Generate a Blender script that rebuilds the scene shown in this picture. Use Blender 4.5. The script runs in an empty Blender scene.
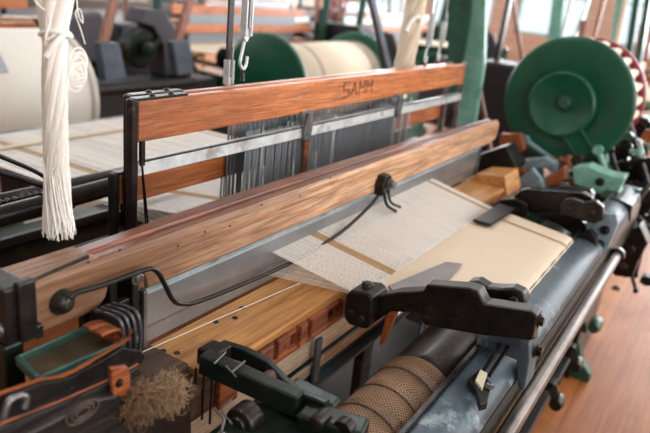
import bpy, bmesh, math, random
from mathutils import Vector, Matrix
random.seed(7)
C = bpy.context.scene.collection
PI = math.pi

# ---------------------------------------------------------------- camera frame
F = 655.0
_d1 = Vector((430, 186, -655)).normalized()
_d3 = Vector((195, 1854, 655)); _d3 = (_d3 - _d1 * _d3.dot(_d1)).normalized()
_d2 = _d3.cross(_d1)
R = Matrix((_d1, _d2, _d3))            # world = R @ cam
CAM = Vector((0, 0, 1.55))
def at(u, v, x=None, y=None, z=None):
    """point of the place seen at u, v that lies on the given plane"""
    r = R @ Vector((u - 325, -(v - 216.5), -F))
    for i, k in enumerate((x, y, z)):
        if k is not None:
            return CAM + r * ((k - CAM[i]) / r[i])

# ---------------------------------------------------------------- materials
def lin(h):
    if isinstance(h, str):
        h = h.lstrip('#'); h = [int(h[i:i+2], 16) / 255 for i in (0, 2, 4)]
    return tuple(((c / 12.92) if c <= .04045 else ((c + .055) / 1.055) ** 2.4) for c in h) + (1,)
class NT:
    def __init__(s, name):
        s.m = bpy.data.materials.new(name); s.m.use_nodes = True
        s.t = s.m.node_tree; s.n = s.t.nodes; s.b = s.n['Principled BSDF']
        s.tc = s.n.new('ShaderNodeTexCoord')
    def link(s, a, b): s.t.links.new(a, b)
    def mapping(s, sc, rot=(0, 0, 0), src='Object'):
        m = s.n.new('ShaderNodeMapping'); m.inputs['Scale'].default_value = sc; m.inputs['Rotation'].default_value = rot
        s.link(s.tc.outputs[src], m.inputs[0]); return m.outputs[0]
    def noise(s, vec, scale, detail=4, rough=.6, dist=0):
        n = s.n.new('ShaderNodeTexNoise'); n.inputs['Scale'].default_value = scale; n.inputs['Detail'].default_value = detail
        n.inputs['Roughness'].default_value = rough; n.inputs['Distortion'].default_value = dist
        s.link(vec, n.inputs['Vector']); return n.outputs['Fac']
    def ramp(s, fac, stops):
        r = s.n.new('ShaderNodeValToRGB'); e = r.color_ramp.elements
        while len(e) < len(stops): e.new(.5)
        for el, (p, c) in zip(e, stops):
            el.position = p; el.color = lin(c) if isinstance(c, str) else (c, c, c, 1)
        s.link(fac, r.inputs[0]); return r.outputs[0]
    def mix(s, fac, a, b, mode='MIX'):
        m = s.n.new('ShaderNodeMix'); m.data_type = 'RGBA'; m.blend_type = mode
        for sock, v in ((m.inputs['Factor'], fac), (m.inputs['A'] if 0 else m.inputs[6], a), (m.inputs[7], b)):
            if isinstance(v, (int, float)): sock.default_value = v
            elif isinstance(v, (str, tuple)): sock.default_value = lin(v) if isinstance(v, str) else v
            else: s.link(v, sock)
        return m.outputs[2]
    def math(s, op, a, b=None, c=None):
        m = s.n.new('ShaderNodeMath'); m.operation = op
        for i, v in enumerate((a, b, c)):
            if v is None: continue
            if isinstance(v, (int, float)): m.inputs[i].default_value = v
            else: s.link(v, m.inputs[i])
        return m.outputs[0]
    def bump(s, h, strength=.3, dist=.002):
        b = s.n.new('ShaderNodeBump'); b.inputs['Strength'].default_value = strength; b.inputs['Distance'].default_value = dist
        s.link(h, b.inputs['Height']); s.link(b.outputs[0], s.b.inputs['Normal'])
    def col(s, v):
        if isinstance(v, str): s.b.inputs['Base Color'].default_value = lin(v)
        else: s.link(v, s.b.inputs['Base Color'])
    def set(s, rough=.5, metal=0, spec=None, coat=0):
        if isinstance(rough, (int, float)): s.b.inputs['Roughness'].default_value = rough
        else: s.link(rough, s.b.inputs['Roughness'])
        s.b.inputs['Metallic'].default_value = metal
        if spec is not None: s.b.inputs['Specular IOR Level'].default_value = spec
        if coat: s.b.inputs['Coat Weight'].default_value = coat; s.b.inputs['Coat Roughness'].default_value = .25
        return s.m
def wood(name, stops, rough=.5, stain='#3a2418', stain_amt=.5, axis=0, grain=1.0, coat=0, spec=.5, rings=1.0, dirt=None):
    t = NT(name)
    sc = [40 * grain] * 3; sc[axis] = 1.5 * grain
    v = t.mapping(tuple(sc))
    g = t.noise(v, 3.0, 6, .65, 1.2)
    base = t.ramp(g, [(p, c) for p, c in stops])
    g2 = t.noise(t.mapping(tuple(x * .34 for x in sc)), 1.5, 2, .45, .5)
    ring = t.math('ADD', t.math('MULTIPLY', t.math('SINE', t.math('MULTIPLY', g2, 70.0)), .5), .5)
    base = t.mix(t.math('MULTIPLY', t.math('POWER', ring, 4.0), .6 * rings), base, stain)
    fine = t.noise(t.mapping(tuple(x * 2.2 for x in sc)), 4.0, 3, .75)
    base = t.mix(t.math('MULTIPLY', t.ramp(fine, [(.50, 0.), (.60, 1.)]), .5), base, stain)
    s2 = [9] * 3; s2[axis] = 3.0
    blot = t.noise(t.mapping(tuple(s2)), 1.0, 5, .65, .6)
    base = t.mix(t.math('MULTIPLY', t.ramp(blot, [(.52, 0.), (.68, 1.)]), stain_amt), base, stain)
    if dirt:
        sx = t.n.new('ShaderNodeSeparateXYZ'); t.link(t.tc.outputs['Object'], sx.inputs[0])
        f = t.math('ADD', t.math('MULTIPLY_ADD', sx.outputs['X'], dirt[0], dirt[1] - .6), t.math('MULTIPLY', blot, 1.2))
        base = t.mix(t.math('MULTIPLY', t.ramp(f, [(.0, 1.), (.7, 0.)]), .75), base, dirt[2])
    t.col(base); t.bump(fine, .25, .0012)
    return t.set(t.math('ADD', t.math('MULTIPLY', g, .25), rough - .1), 0, spec, coat)
def metal(name, c1, c2, rough=.42, met=.6, scale=30, coat=0, bump=.25, wear=None):
    t = NT(name)
    n = t.noise(t.mapping((1, 1, 1)), scale, 6, .7)
    c = t.ramp(n, [(.35, c1), (.68, c2)])
    if wear:
        w = t.noise(t.mapping((1, 1, 1)), scale * .45, 8, .75)
        c = t.mix(t.ramp(w, [(.56, 0.), (.64, 1.)]), c, wear)
    t.col(c); t.bump(n, bump, .0015)
    return t.set(t.math('ADD', t.math('MULTIPLY', n, .3), rough - .15), met, None, coat)
def plain(name, c, rough=.6, metal=0, var=.12):
    t = NT(name)
    n = t.noise(t.mapping((1, 1, 1)), 14, 4)
    a = lin(c); d = tuple(x * (1 - var * 2) for x in a[:3]) + (1,)
    t.col(t.mix(n, d, a)); return t.set(rough, metal)

M = {}
M['cap'] = wood('worn_beech', [(.25, '#9c6b48'), (.45, '#cc9a74'), (.62, '#e0b896'), (.8, '#f0d6bd')], .42, '#5f3a25', .42, grain=.8, rings=.8, dirt=(1.0, .80, '#5a3b29'))
M['cap_end'] = wood('dirty_worn_beech', [(.25, '#6e4630'), (.5, '#9c6c4a'), (.75, '#b98c66')], .5, '#39231a', .6, grain=.8)
M['moulding'] = wood('red_varnish', [(.25, '#45200f'), (.5, '#7a3c20'), (.75, '#a35f3a')], .3, '#2c140b', .6, coat=.3)
M['cap_top'] = wood('worn_top', [(.25, '#7d5a48'), (.5, '#a37d66'), (.8, '#bd9b84')], .5, '#4a3024', .6)
M['orange'] = wood('orange_varnish', [(.25, '#a85427'), (.5, '#d67c42'), (.75, '#eba873')], .33, '#5a2a16', .5, coat=.2, rings=.6, dirt=(1.0, .95, '#6a3a22'))
M['race'] = wood('honey_wood', [(.25, '#b57b42'), (.5, '#cd9557'), (.8, '#dcab6d')], .38, '#8c5a30', .35, grain=.7, coat=.15)
M['redwood'] = wood('raw_red_wood', [(.25, '#7c3c22'), (.5, '#aa5f3c'), (.8, '#c98a66')], .6, '#43231a', .6, grain=.7)
M['pale'] = wood('pale_dusty_wood', [(.25, '#a89c8a'), (.5, '#d0c2aa'), (.8, '#e4d8c2')], .5, '#7c6c58', .3, rings=.4)
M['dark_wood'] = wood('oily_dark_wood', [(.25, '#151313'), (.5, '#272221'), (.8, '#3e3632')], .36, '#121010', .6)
M['stick'] = wood('stick_wood', [(.25, '#7c4c3c'), (.5, '#9c6a56'), (.8, '#b78672')], .5, '#5c3428', .3, axis=2)
M['grime_wood'] = wood('grimy_wood', [(.25, '#3d2e27'), (.5, '#5e473b'), (.8, '#7d6254')], .55, '#2c201b', .6)
M['iron'] = metal('black_iron', '#121110', '#272321', .34, .5, 40, wear='#37302c')
M['iron_soft'] = metal('worn_black_iron', '#1d1b1a', '#35302e', .34, .55, 26, wear='#57504b')
M['steel'] = metal('worn_steel', '#6b6c70', '#9a9a9c', .34, .85, 24, wear='#57504a')
M['tube'] = metal('polished_tube', '#5d5855', '#857d78', .36, .9, 10, bump=.05)
M['grate'] = metal('rubbed_grate_steel', '#3a3b3e', '#66676a', .35, .7, 30)
M['reed'] = None
M['blue'] = metal('blue_grey_paint', '#37454f', '#51616b', .46, .2, 18, wear='#8898a0')
M['blue_light'] = metal('pale_blue_paint', '#6c8490', '#9bb0b8', .42, .2, 18, wear='#54646c')
M['green'] = metal('green_enamel', '#0d4a35', '#15583f', .33, .0, 6, bump=.08)
M['green_cast'] = metal('green_cast_paint', '#123c30', '#1f5542', .4, .05, 22, wear='#2b2623')
M['green_pale'] = metal('pale_green_paint', '#5d9483', '#83b3a2', .45, .0, 12, wear='#2f6b58')
M['green_dark'] = metal('dirty_dark_green', '#0f1613', '#1c2a24', .36, .3, 30, wear='#332c24')
M['green_box'] = metal('worn_green_tray', '#243f38', '#3c5e54', .36, .2, 14, wear='#3a3427')
M['tray_floor'] = metal('oily_tray_floor', '#3b3426', '#5a4d38', .38, .2, 16)
M['teal'] = plain('teal_paint', '#7fa8a4', .55)
M['rib'] = metal('whitened_steel', '#b6babc', '#dcdedd', .38, .1, 18, wear='#9a958f')
M['zinc'] = metal('zinc_white', '#b3bcbe', '#dfe5e4', .38, .4, 14, bump=.1)
M['heddle'] = plain('heddle_wire', '#8f959a', .4, .3)
M['heddle_light'] = plain('heddle_wire_bright', '#d2d3d3', .35, .3)
M['leather'] = wood('rust_leather', [(.25, '#6d3417'), (.5, '#984f26'), (.8, '#bd7743')], .45, '#33190d', .6)
M['yarn'] = plain('cotton_yarn', '#f8f5ef', .85, 0, .08)
M['yarn_cream'] = plain('cream_yarn', '#e2d3bb', .85, 0, .08)
M['yarn_grey'] = plain('greyish_yarn', '#cfc8bd', .7, 0, .08)
M['yarn_tan'] = plain('tan_yarn', '#b4936a', .85, 0, .08)
M['lint'] = plain('brown_lint', '#8a6a50', .95, 0, .2)
M['lint_light'] = plain('pale_lint', '#a88a6c', .95, 0, .2)
M['red'] = plain('red_paint', '#a3203a', .4)
M['red_rim'] = plain('red_rim_paint', '#8e2a30', .4)
M['white'] = plain('white_bobbin', '#ece9e2', .4)
M['black'] = plain('sooty_black', '#17151a', .5, .2)
M['slate'] = metal('slate_plate', '#3b4450', '#525c68', .5, .15, 10)
M['tape'] = plain('cream_tag', '#d9d0b4', .6)
M['purple'] = plain('purple_yarn', '#6a4a63', .8)
M['lavender'] = metal('greyed_plate', '#6b6668', '#86807f', .35, .5, 12)
M['motor'] = plain('motor_grey', '#413d45', .55, .1)
M['sheet'] = plain('blue_grey_sheet', '#a3a8b0', .6, .1, .1)
def reed_mat():
    t = NT('reed_dents'); v = t.mapping((1, 1, 1))
    n = t.noise(t.mapping((260, 2, 6)), 1.0, 2, .5)
    m = t.noise(v, 9, 4)
    t.col(t.mix(n, t.ramp(m, [(.3, '#7d8084'), (.7, '#a5a8ac')]), '#8f9091'))
    t.bump(n, .25, .001); return t.set(.36, .7)
M['reed'] = reed_mat()
def cloth_mat():
    t = NT('plain_weave_cotton')
    a = t.noise(t.mapping((240, 3, 3)), 1.0, 2, .5); b = t.noise(t.mapping((3, 300, 3)), 1.0, 2, .5)
    m = t.noise(t.mapping((1, 1, 1)), 5, 3)
    c = t.mix(a, '#cfbfa8', '#dfd2bf'); c = t.mix(t.math('MULTIPLY', b, .5), c, '#d6c7b1')
    t.col(t.mix(t.math('MULTIPLY', m, .3), c, '#cbb89d')); t.bump(t.math('ADD', a, b), .2, .0006)
    return t.set(.85, 0, .2)
M['cloth'] = cloth_mat()
def perf_mat():
    t = NT('perforated_roll_metal')
    s = t.n.new('ShaderNodeSeparateXYZ'); t.link(t.tc.outputs['Object'], s.inputs[0])
    ang = t.math('MULTIPLY', t.math('ARCTAN2', s.outputs['Z'], s.outputs['Y']), .078)
    K = 2 * PI / .0052
    p = t.math('MULTIPLY', t.math('ADD', s.outputs['X'], ang), K * .72); q = t.math('MULTIPLY', t.math('SUBTRACT', s.outputs['X'], ang), K * .72)
    f = t.math('MULTIPLY', t.math('ADD', t.math('SINE', p), t.math('SINE', q)), .5)
    d = t.ramp(f, [(.0, 0.), (.45, 1.)])
    n = t.noise(t.mapping((1, 1, 1)), 9, 5)
    base = t.ramp(n, [(.3, '#7c5f47'), (.7, '#b18c6a')])
    t.col(t.mix(d, base, '#2b211b')); t.bump(f, .6, -.001)
    return t.set(.45, .45)
M['perf'] = perf_mat()
def floor_mat():
    t = NT('worn_maple_boards')
    br = t.n.new('ShaderNodeTexBrick'); br.offset = .37; br.offset_frequency = 3
    br.inputs['Scale'].default_value = 1; br.inputs['Brick Width'].default_value = 1.9; br.inputs['Row Height'].default_value = .125
    br.inputs['Mortar Size'].default_value = .0035; br.inputs['Mortar Smooth'].default_value = .3
    br.inputs['Color1'].default_value = lin('#95501f'); br.inputs['Color2'].default_value = lin('#b87038'); br.inputs['Mortar'].default_value = lin('#5d331c')
    br.inputs['Bias'].default_value = -.1
    t.link(t.mapping((1, 1, 1)), br.inputs['Vector'])
    g = t.noise(t.mapping((1.4, 30, 1)), 2.0, 6, .65, .8)
    c = t.mix(.45, br.outputs['Color'], t.ramp(g, [(.3, '#74401c'), (.7, '#c4824a')]))
    w = t.noise(t.mapping((1, 1, 1)), 2.2, 6, .7)
    c = t.mix(t.math('MULTIPLY', t.ramp(w, [(.5, 0.), (.7, 1.)]), .5), c, '#7c3f21')
    t.col(c); t.bump(br.outputs['Fac'], .3, -.002)
    return t.set(t.math('ADD', t.math('MULTIPLY', w, .3), .3), 0, .35)
def wall_mat(n_, c, brick=None):
    t = NT(n_)
    if brick:
        br = t.n.new('ShaderNodeTexBrick'); br.inputs['Scale'].default_value = 1; br.inputs['Brick Width'].default_value = .22; br.inputs['Row Height'].default_value = .075
        br.inputs['Mortar Size'].default_value = .008
        br.inputs['Color1'].default_value = lin(c); br.inputs['Color2'].default_value = lin(brick); br.inputs['Mortar'].default_value = lin('#9a9088')
        t.link(t.mapping((1, 1, 1), (PI / 2, 0, 0)), br.inputs['Vector']); t.col(br.outputs['Color'])
    else:
        n = t.noise(t.mapping((1, 1, 1)), 2, 4); a = lin(c); t.col(t.mix(n, tuple(x * .85 for x in a[:3]) + (1,), a))
    return t.set(.85)
def emit(name, c, s):
    t = NT(name); t.b.inputs['Emission Color'].default_value = lin(c); t.b.inputs['Emission Strength'].default_value = s; t.col(c); return t.set(.5)
M['glow'] = emit('fluorescent_tube', '#f4f8ff', 6.0)
M['glass'] = NT('window_glass'); g_ = M['glass']; g_.b.inputs['Transmission Weight'].default_value = 1; g_.b.inputs['IOR'].default_value = 1.02; g_.col('#f4fafa'); M['glass'] = g_.set(.02)

# ---------------------------------------------------------------- mesh helpers
class MB:
    def __init__(s): s.v = []; s.f = []; s.sm = []
    def add(s, vs, fs, smooth=False):
        o = len(s.v); s.v += [Vector(p) for p in vs]
        for f in fs: s.f.append([i + o for i in f]); s.sm.append(smooth)
        return s
    def box(s, x0, x1, y0, y1, z0, z1):
        vs = [(x, y, z) for x in (x0, x1) for y in (y0, y1) for z in (z0, z1)]
        return s.add(vs, [(0, 1, 3, 2), (4, 6, 7, 5), (0, 4, 5, 1), (2, 3, 7, 6), (0, 2, 6, 4), (1, 5, 7, 3)])
    def bar(s, a, b, w, h, up=(0, 0, 1)):
        a = Vector(a); b = Vector(b); d = (b - a).normalized(); up = Vector(up)
        side = d.cross(up)
        if side.length < 1e-4: side = d.cross(Vector((0, 1, 0)))
        side.normalize(); u = side.cross(d).normalized()
        vs = [p + side * (w / 2 * i) + u * (h / 2 * j) for p in (a, b) for i, j in ((-1, -1), (1, -1), (1, 1), (-1, 1))]
        return s.add(vs, [(0, 1, 2, 3), (7, 6, 5, 4), (0, 4, 5, 1), (1, 5, 6, 2), (2, 6, 7, 3), (3, 7, 4, 0)])
    def prism(s, poly, axis, a0, a1):
        def mk(p, a):
            q = list(p); q.insert(axis, a); return q
        n = len(poly)
        vs = [mk(p, a0) for p in poly] + [mk(p, a1) for p in poly]
        return s.add(vs, [list(range(n))[::-1], list(range(n, 2 * n))] + [(i, (i + 1) % n, n + (i + 1) % n, n + i) for i in range(n)])
    def loft(s, rings, close=True, caps=True, smooth=False):
        n = len(rings[0]); vs = [p for r in rings for p in r]; fs = []
        for k in range(len(rings) - 1):
            for i in range(n if close else n - 1):
                j = (i + 1) % n; fs.append((k * n + i, k * n + j, (k + 1) * n + j, (k + 1) * n + i))
        s.add(vs, fs, smooth)
        if caps and close:
            s.add(rings[0], [list(range(n))[::-1]]); s.add(rings[-1], [list(range(n))])
        return s
    def tube(s, pts, r, seg=8, caps=True):
        pts = [Vector(p) for p in pts]; rings = []; n = len(pts)
        t0 = (pts[1] - pts[0]).normalized(); u = t0.orthogonal().normalized()
        for i, p in enumerate(pts):
            t = ((pts[min(i + 1, n - 1)] - pts[max(i - 1, 0)])).normalized()
            u = (u - t * u.dot(t)); u = u.normalized() if u.length > 1e-6 else t.orthogonal().normalized()
            w = t.cross(u); rr = r[i] if isinstance(r, (list, tuple)) else r
            rings.append([p + (u * math.cos(a) + w * math.sin(a)) * rr for a in [2 * PI * k / seg for k in range(seg)]])
        return s.loft(rings, True, caps, seg > 4)
    def cyl(s, a, b, r, seg=20): return s.tube([a, b], r, seg)
    def lathe(s, prof, c, axis='x', seg=32, smooth=True):
        c = Vector(c); A = {'x': (Vector((1, 0, 0)), Vector((0, 1, 0)), Vector((0, 0, 1))), 'y': (Vector((0, 1, 0)), Vector((0, 0, 1)), Vector((1, 0, 0))), 'z': (Vector((0, 0, 1)), Vector((1, 0, 0)), Vector((0, 1, 0)))}[axis]
        rings = [[c + A[0] * h + (A[1] * math.cos(2 * PI * k / seg) + A[2] * math.sin(2 * PI * k / seg)) * max(r, 1e-4) for k in range(seg)] for r, h in prof]
        return s.loft(rings, True, True, smooth)
    def build(s, name, mat, parent=None, bevel=0, bseg=2):
        me = bpy.data.meshes.new(name)
        off = Vector(parent['_o']) if parent is not None else Vector((0, 0, 0))
        me.from_pydata([p - off for p in s.v], [], s.f); me.validate()
        bm = bmesh.new(); bm.from_mesh(me); bmesh.ops.recalc_face_normals(bm, faces=bm.faces)
        bm.to_mesh(me); bm.free()
        for p, k in zip(me.polygons, s.sm): p.use_smooth = k
        me.materials.append(mat)
        o = bpy.data.objects.new(name, me); C.objects.link(o)
        if parent is not None: o.parent = parent
        o['_o'] = list(off)
        if bevel:
            b = o.modifiers.new('b', 'BEVEL'); b.width = bevel; b.segments = bseg; b.limit_method = 'ANGLE'; b.angle_limit = math.radians(40)
        return o
def thing(name, label, cat, loc=(0, 0, 0), group=None):
    o = bpy.data.objects.new(name, None); C.objects.link(o); o.location = loc
    o['_o'] = list(loc); o['label'] = label; o['category'] = cat; o.empty_display_size = .05
    if group: o['group'] = group
    return o
def tag(o, label, cat, group=None, kind=None):
    o['label'] = label; o['category'] = cat
    if group: o['group'] = group
    if kind: o['kind'] = kind
    return o
def struct(o): o['kind'] = 'structure'; return o
def dup(root, loc, rotz=0, label=None, group=None, parent=None):
    r = root.copy(); C.objects.link(r)
    if parent is None: r.location = loc; r.rotation_euler = (0, 0, rotz)
    else: r.parent = parent
    if label: r['label'] = label
    if group: r['group'] = group
    for ch in list(root.children): dup(ch, None, 0, None, None, r)
    return r
def bolt(mb, c, axis='y', r=.01, h=.008, sgn=-1):
    """hexagon bolt head with a washer, pointing along sgn*axis"""
    mb.lathe([(r * 1.35, 0), (r * 1.35, sgn * h * .25)], c, axis, 20, False)
    d = {'x': Vector((1, 0, 0)), 'y': Vector((0, 1, 0)), 'z': Vector((0, 0, 1))}[axis]
    mb.lathe([(r, sgn * h * .25), (r, sgn * h * .9), (r * .8, sgn * h)], c, axis, 6, False)
def bolts(name, mat, parent, lst):
    for a in lst: m = MB(); bolt(m, *a); m.build(name, mat, parent, .001)
def smoothpath(pts, n=6):
    """Catmull-Rom through the points"""
    P_ = [Vector(p) for p in pts]; P_ = [P_[0] * 2 - P_[1]] + P_ + [P_[-1] * 2 - P_[-2]]; out = []
    for i in range(1, len(P_) - 2):
        for k in range(n):
            t = k / n; a, b, c, d = P_[i-1:i+3]
            out.append(.5 * ((2 * b) + (c - a) * t + (2 * a - 5 * b + 4 * c - d) * t * t + (3 * b - a - 3 * c + d) * t ** 3))
    out.append(P_[-2]); return out

# ================================================================ the room
o = struct(MB().box(-3, 16, -4, 10, -.1, 0).build('floor', floor_mat()))
struct(MB().box(-3, 16, -4, 10, 4.2, 4.3).build('ceiling', wall_mat('ceiling_paint', '#d8d5cc')))
brick = wall_mat('red_brick', '#84695c', '#94796a')
def window_wall(name, axis, pos, a0, a1, sill, head, spans, th, mat):
    """a wall with real openings, window frames and panes"""
    mb = MB()
    def bx(p0, p1, z0, z1):
        if axis == 'x': mb.box(min(pos, pos + th), max(pos, pos + th), p0, p1, z0, z1)
        else: mb.box(p0, p1, min(pos, pos + th), max(pos, pos + th), z0, z1)
    bx(a0, a1, 0, sill); bx(a0, a1, head, 4.2); c = a0
    for s0, s1 in spans: bx(c, s0, sill, head); c = s1
    bx(c, a1, sill, head)
    struct(mb.build(name, mat))
wins_x = [(-3.4 + k * 2.2, -1.8 + k * 2.2) for k in range(6)]
wins_y = [(-2.4 + k * 2.6, -.6 + k * 2.6) for k in range(7)]
window_wall('wall_right', 'x', 16, -4, 10, .95, 3.5, wins_x, .3, brick)
window_wall('wall_back', 'y', 10, -3, 16, 1.15, 3.5, wins_y, .3, brick)
window_wall('wall_front', 'y', -4, -3, 16, 1.0, 3.5, wins_y, -.3, brick)
struct(MB().box(-3.3, -3, -4, 10, 0, 4.2).build('wall_left', brick))
wn = 0
def window(axis, pos, s0, s1, z0, z1):
    global wn; wn += 1
    mid = (s0 + s1) / 2
    fr = MB(); gl = MB()
    def bx(m, p0, p1, q0, q1, d=.05):
        if axis == 'x': m.box(pos - d / 2, pos + d / 2, p0, p1, q0, q1)
        else: m.box(p0, p1, pos - d / 2, pos + d / 2, q0, q1)
    for a, b in ((s0, s0 + .06), (s1 - .06, s1), (mid - .025, mid + .025)): bx(fr, a, b, z0, z1)
    for z in (z0, z0 + (z1 - z0) / 3, z0 + 2 * (z1 - z0) / 3, z1 - .05): bx(fr, s0, s1, z, z + .05)
    bx(gl, s0 + .01, s1 - .01, z0 + .01, z1 - .01, .006)
    f = struct(fr.build('window_%d' % wn, M['teal'])); g = gl.build('pane', M['glass'], f)
for s in wins_x: window('x', 16.1, s[0], s[1], .95, 3.5)
for s in wins_y: window('y', 10.1, s[0], s[1], 1.15, 3.5)
for s in wins_y: window('y', -4.1, s[0], s[1], 1.0, 3.5)

# ================================================================ our loom : fixed frame
loom = thing('power_loom', 'dark-painted power loom in the foreground with bare steel hand tube along its front', 'loom', (1.5, .2, 0))
# breast beam: L-shaped casting with a rounded front
prof = [(.290, .905), (.290, .930), (.275, .933), (.252, .933), (.232, .926), (.216, .912), (.207, .895), (.215, .89), (.23, .905), (.25, .915), (.28, .915)]
MB().loft([[(x, y, z) for y, z in prof] for x in (.30, 1.5, 2.75)], smooth=True).build('breast_beam', M['blue'], loom)
MB().prism([(.206, .893), (.201, .87), (.205, .76), (.224, .76), (.218, .87), (.214, .89)], 0, .30, 2.75).build('apron_plate', M['green_dark'], loom)
MB().box(.30, 2.75, .282, .292, .885, .939).build('beam_lip', M['iron_soft'], loom, .002)
# hand tube
tb = MB(); tb.cyl((.25, .183, .845), (2.14, .183, .845), .0155, 24); tb.build('hand_tube', M['tube'], loom)
for x in (.3, 2.12):
    tb = MB(); tb.lathe([(.017, 0), (.024, .002), (.024, .028), (.017, .03)], (x, .183, .845), 'x', 20); tb.bar((x + .015, .185, .84), (x + .015, .225, .80), .022, .02)
    tb.build('tube_bracket', M['iron'], loom, .001)
# side frames : cast profile with a window, extruded in X
def side_frame(x, w=.045):
    m = MB()
    outer = [(.32, 0), (.32, .07), (.36, .1), (.34, .76), (.24, .86), (.21, .93), (.33, .93), (.42, .86), (1.9, .80), (2.08, .95), (2.14, .93), (2.12, .78), (2.05, .1), (2.1, .06), (2.1, 0), (1.85, 0), (1.85, .06), (1.92, .12), (1.94, .3), (.42, .3), (.4, .1), (.45, .06), (.45, 0)]
    m.prism(outer[:8] + outer[8:12] + [(2.05, .1), (2.1, .06), (2.1, 0), (1.85, 0), (1.85, .06), (1.92, .12), (1.94, .68), (.42, .70), (.4, .1), (.45, .06), (.45, 0)], 0, x, x + w)
    m.bar((x + w / 2, .4, .3), (x + w / 2, 1.95, .34), w * .8, .07)
    m.bar((x + w / 2, .4, .68), (x + w / 2, 1.2, .32), w * .6, .05)
    m.bar((x + w / 2, 1.9, .68), (x + w / 2, 1.2, .32), w * .6, .05)
    return m
side_frame(.30).build('side_frame', M['green_dark'], loom, .003)
side_frame(2.72).build('side_frame', M['green_cast'], loom, .003)
# green back cross rails, seen behind the lay on the left
MB().box(.3, 2.75, 1.22, 1.28, .86, .975).build('cross_rail', M['green_dark'], loom, .004)
MB().box(.3, 2.75, 1.205, 1.22, .965, .985).build('cross_rail', M['dark_wood'], loom, .002)
MB().box(.3, 2.75, .98, 1.03, .30, .40).build('cross_rail', M['green_dark'], loom, .004)
MB().box(.3, 2.75, .60, .66, .22, .30).build('cross_rail', M['green_dark'], loom, .004)
# toothed rack (sprocket chain rail) on the left
m = MB(); m.box(.45, 1.02, 1.335, 1.36, .955, 1.005)
for k in range(30): m.lathe([(.0085, 0), (.0085, .018)], (.46 + k * .0185, 1.338, 1.008), 'y', 8)
m.build('toothed_rack', M['iron'], loom, .001)
m = MB(); m.cyl((.45, 1.15, 1.055), (1.16, 1.15, 1.072), .021, 20); m.lathe([(.026, 0), (.026, .04)], (.80, 1.15, 1.064), 'x', 20)
m.build('black_shaft', M['iron'], loom)
m = MB(); m.cyl((.45, 1.42, .99), (2.7, 1.42, .99), .014, 12); m.cyl((.45, 1.15, .93), (2.7, 1.15, .93), .02, 12)
m.build('back_shaft', M['iron_soft'], loom)
m = MB(); m.tube(smoothpath([(.60, 1.1, 1.245), (.68, 1.1, 1.199), (.77, 1.1, 1.143), (.80, 1.1, 1.09)]), .0045, 6)
m.tube(smoothpath([(.60, 1.1, 1.20), (.68, 1.1, 1.168), (.78, 1.1, 1.118), (.83, 1.1, 1.105)]), .006, 6); m.build('bent_strap', M['iron'], loom)
# arch over the loom (top of it out of the picture)
for x, mt in ((.36, 'green_cast'), (2.80, 'green_pale')):
    m = MB(); m.prism([(.93, .86), (1.02, .86), (1.03, 1.3), (1.06, 1.55), (1.16, 2.15), (1.06, 2.15), (.98, 1.55), (.94, 1.3)], 0, x, x + .035)
    m.build('arch_post', M[mt], loom, .003)
m = MB(); m.prism([(1.03, 1.12), (1.06, 1.12), (1.13, 1.50), (1.14, 1.7), (1.06, 1.7), (1.03, 1.5)], 0, 2.77, 2.80); m.build('post_web', M['green_cast'], loom)
MB().box(.36, 2.83, 1.06, 1.16, 2.15, 2.23).build('arch_rail', M['green_cast'], loom, .004)
# rails and irons below the race board
m = MB(); m.box(.33, 2.7, .612, .66, .803, .858); m.build('inner_rail', M['pale'], loom, .004)
m = MB(); m.box(.33, 2.7, .585, .615, .745, .752); m.box(.33, 2.7, .608, .615, .745, .775); m.build('angle_iron', M['blue'], loom, .001)
m = MB(); m.box(.33, 2.7, .604, .612, .772, .794); m.build('flat_rail', M['pale'], loom, .001)
m = MB(); m.box(.33, 2.7, .608, .66, .858, .868); m.build('flat_rail', M['blue'], loom, .001)
for x in (1.03, 1.62, 2.2):
    m = MB(); m.box(x, x + .022, .592, .599, .45, .86); m.box(x - .01, x + .04, .585, .64, .66, .73); bolt(m, (x + .012, .585, .70), 'y', .009, .01); m.build('sword_strap', M['blue'], loom, .001)
# cast feet and treadle brackets that stick out past the tube
for x, z in ((2.16, .30), (2.46, .31)):
    m = MB(); m.bar((x, .46, z + .02), (x, .27, z + .01), .04, .035); m.bar((x, .28, z + .015), (x + .01, .255, z - .05), .045, .03)
    m.lathe([(.022, -.03), (.026, 0), (.022, .03)], (x + .01, .25, z - .05), 'x', 12); m.build('foot_bracket', M['green_dark'], loom, .003)
m = MB(); m.bar((2.86, .50, .62), (2.86, .30, .22), .045, .05); m.prism([(.22, .0), (.22, .04), (.27, .09), (.32, .24), (.38, .24), (.40, 0)], 0, 2.83, 2.89)
m.lathe([(.022, -.03), (.028, 0), (.028, .06), (.02, .07)], (2.84, .255, .27), 'x', 14); m.build('foot_bracket', M['green_cast'], loom, .004)
m = MB(); m.cyl((.4, .40, .30), (2.9, .40, .30), .014, 12); m.build('treadle_shaft', M['iron'], loom)
m = MB(); m.cyl((.4, .33, .42), (2.7, .33, .42), .018, 12); m.cyl((.4, .42, .28), (2.7, .42, .28), .022, 12); m.build('low_shaft', M['iron'], loom)

MB().box(.4, 2.7, .30, 1.15, .14, .16).build('shade_board', M['dark_wood'], loom, .002)  # added dark board, stands in for the shaded floor under the loom
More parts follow.
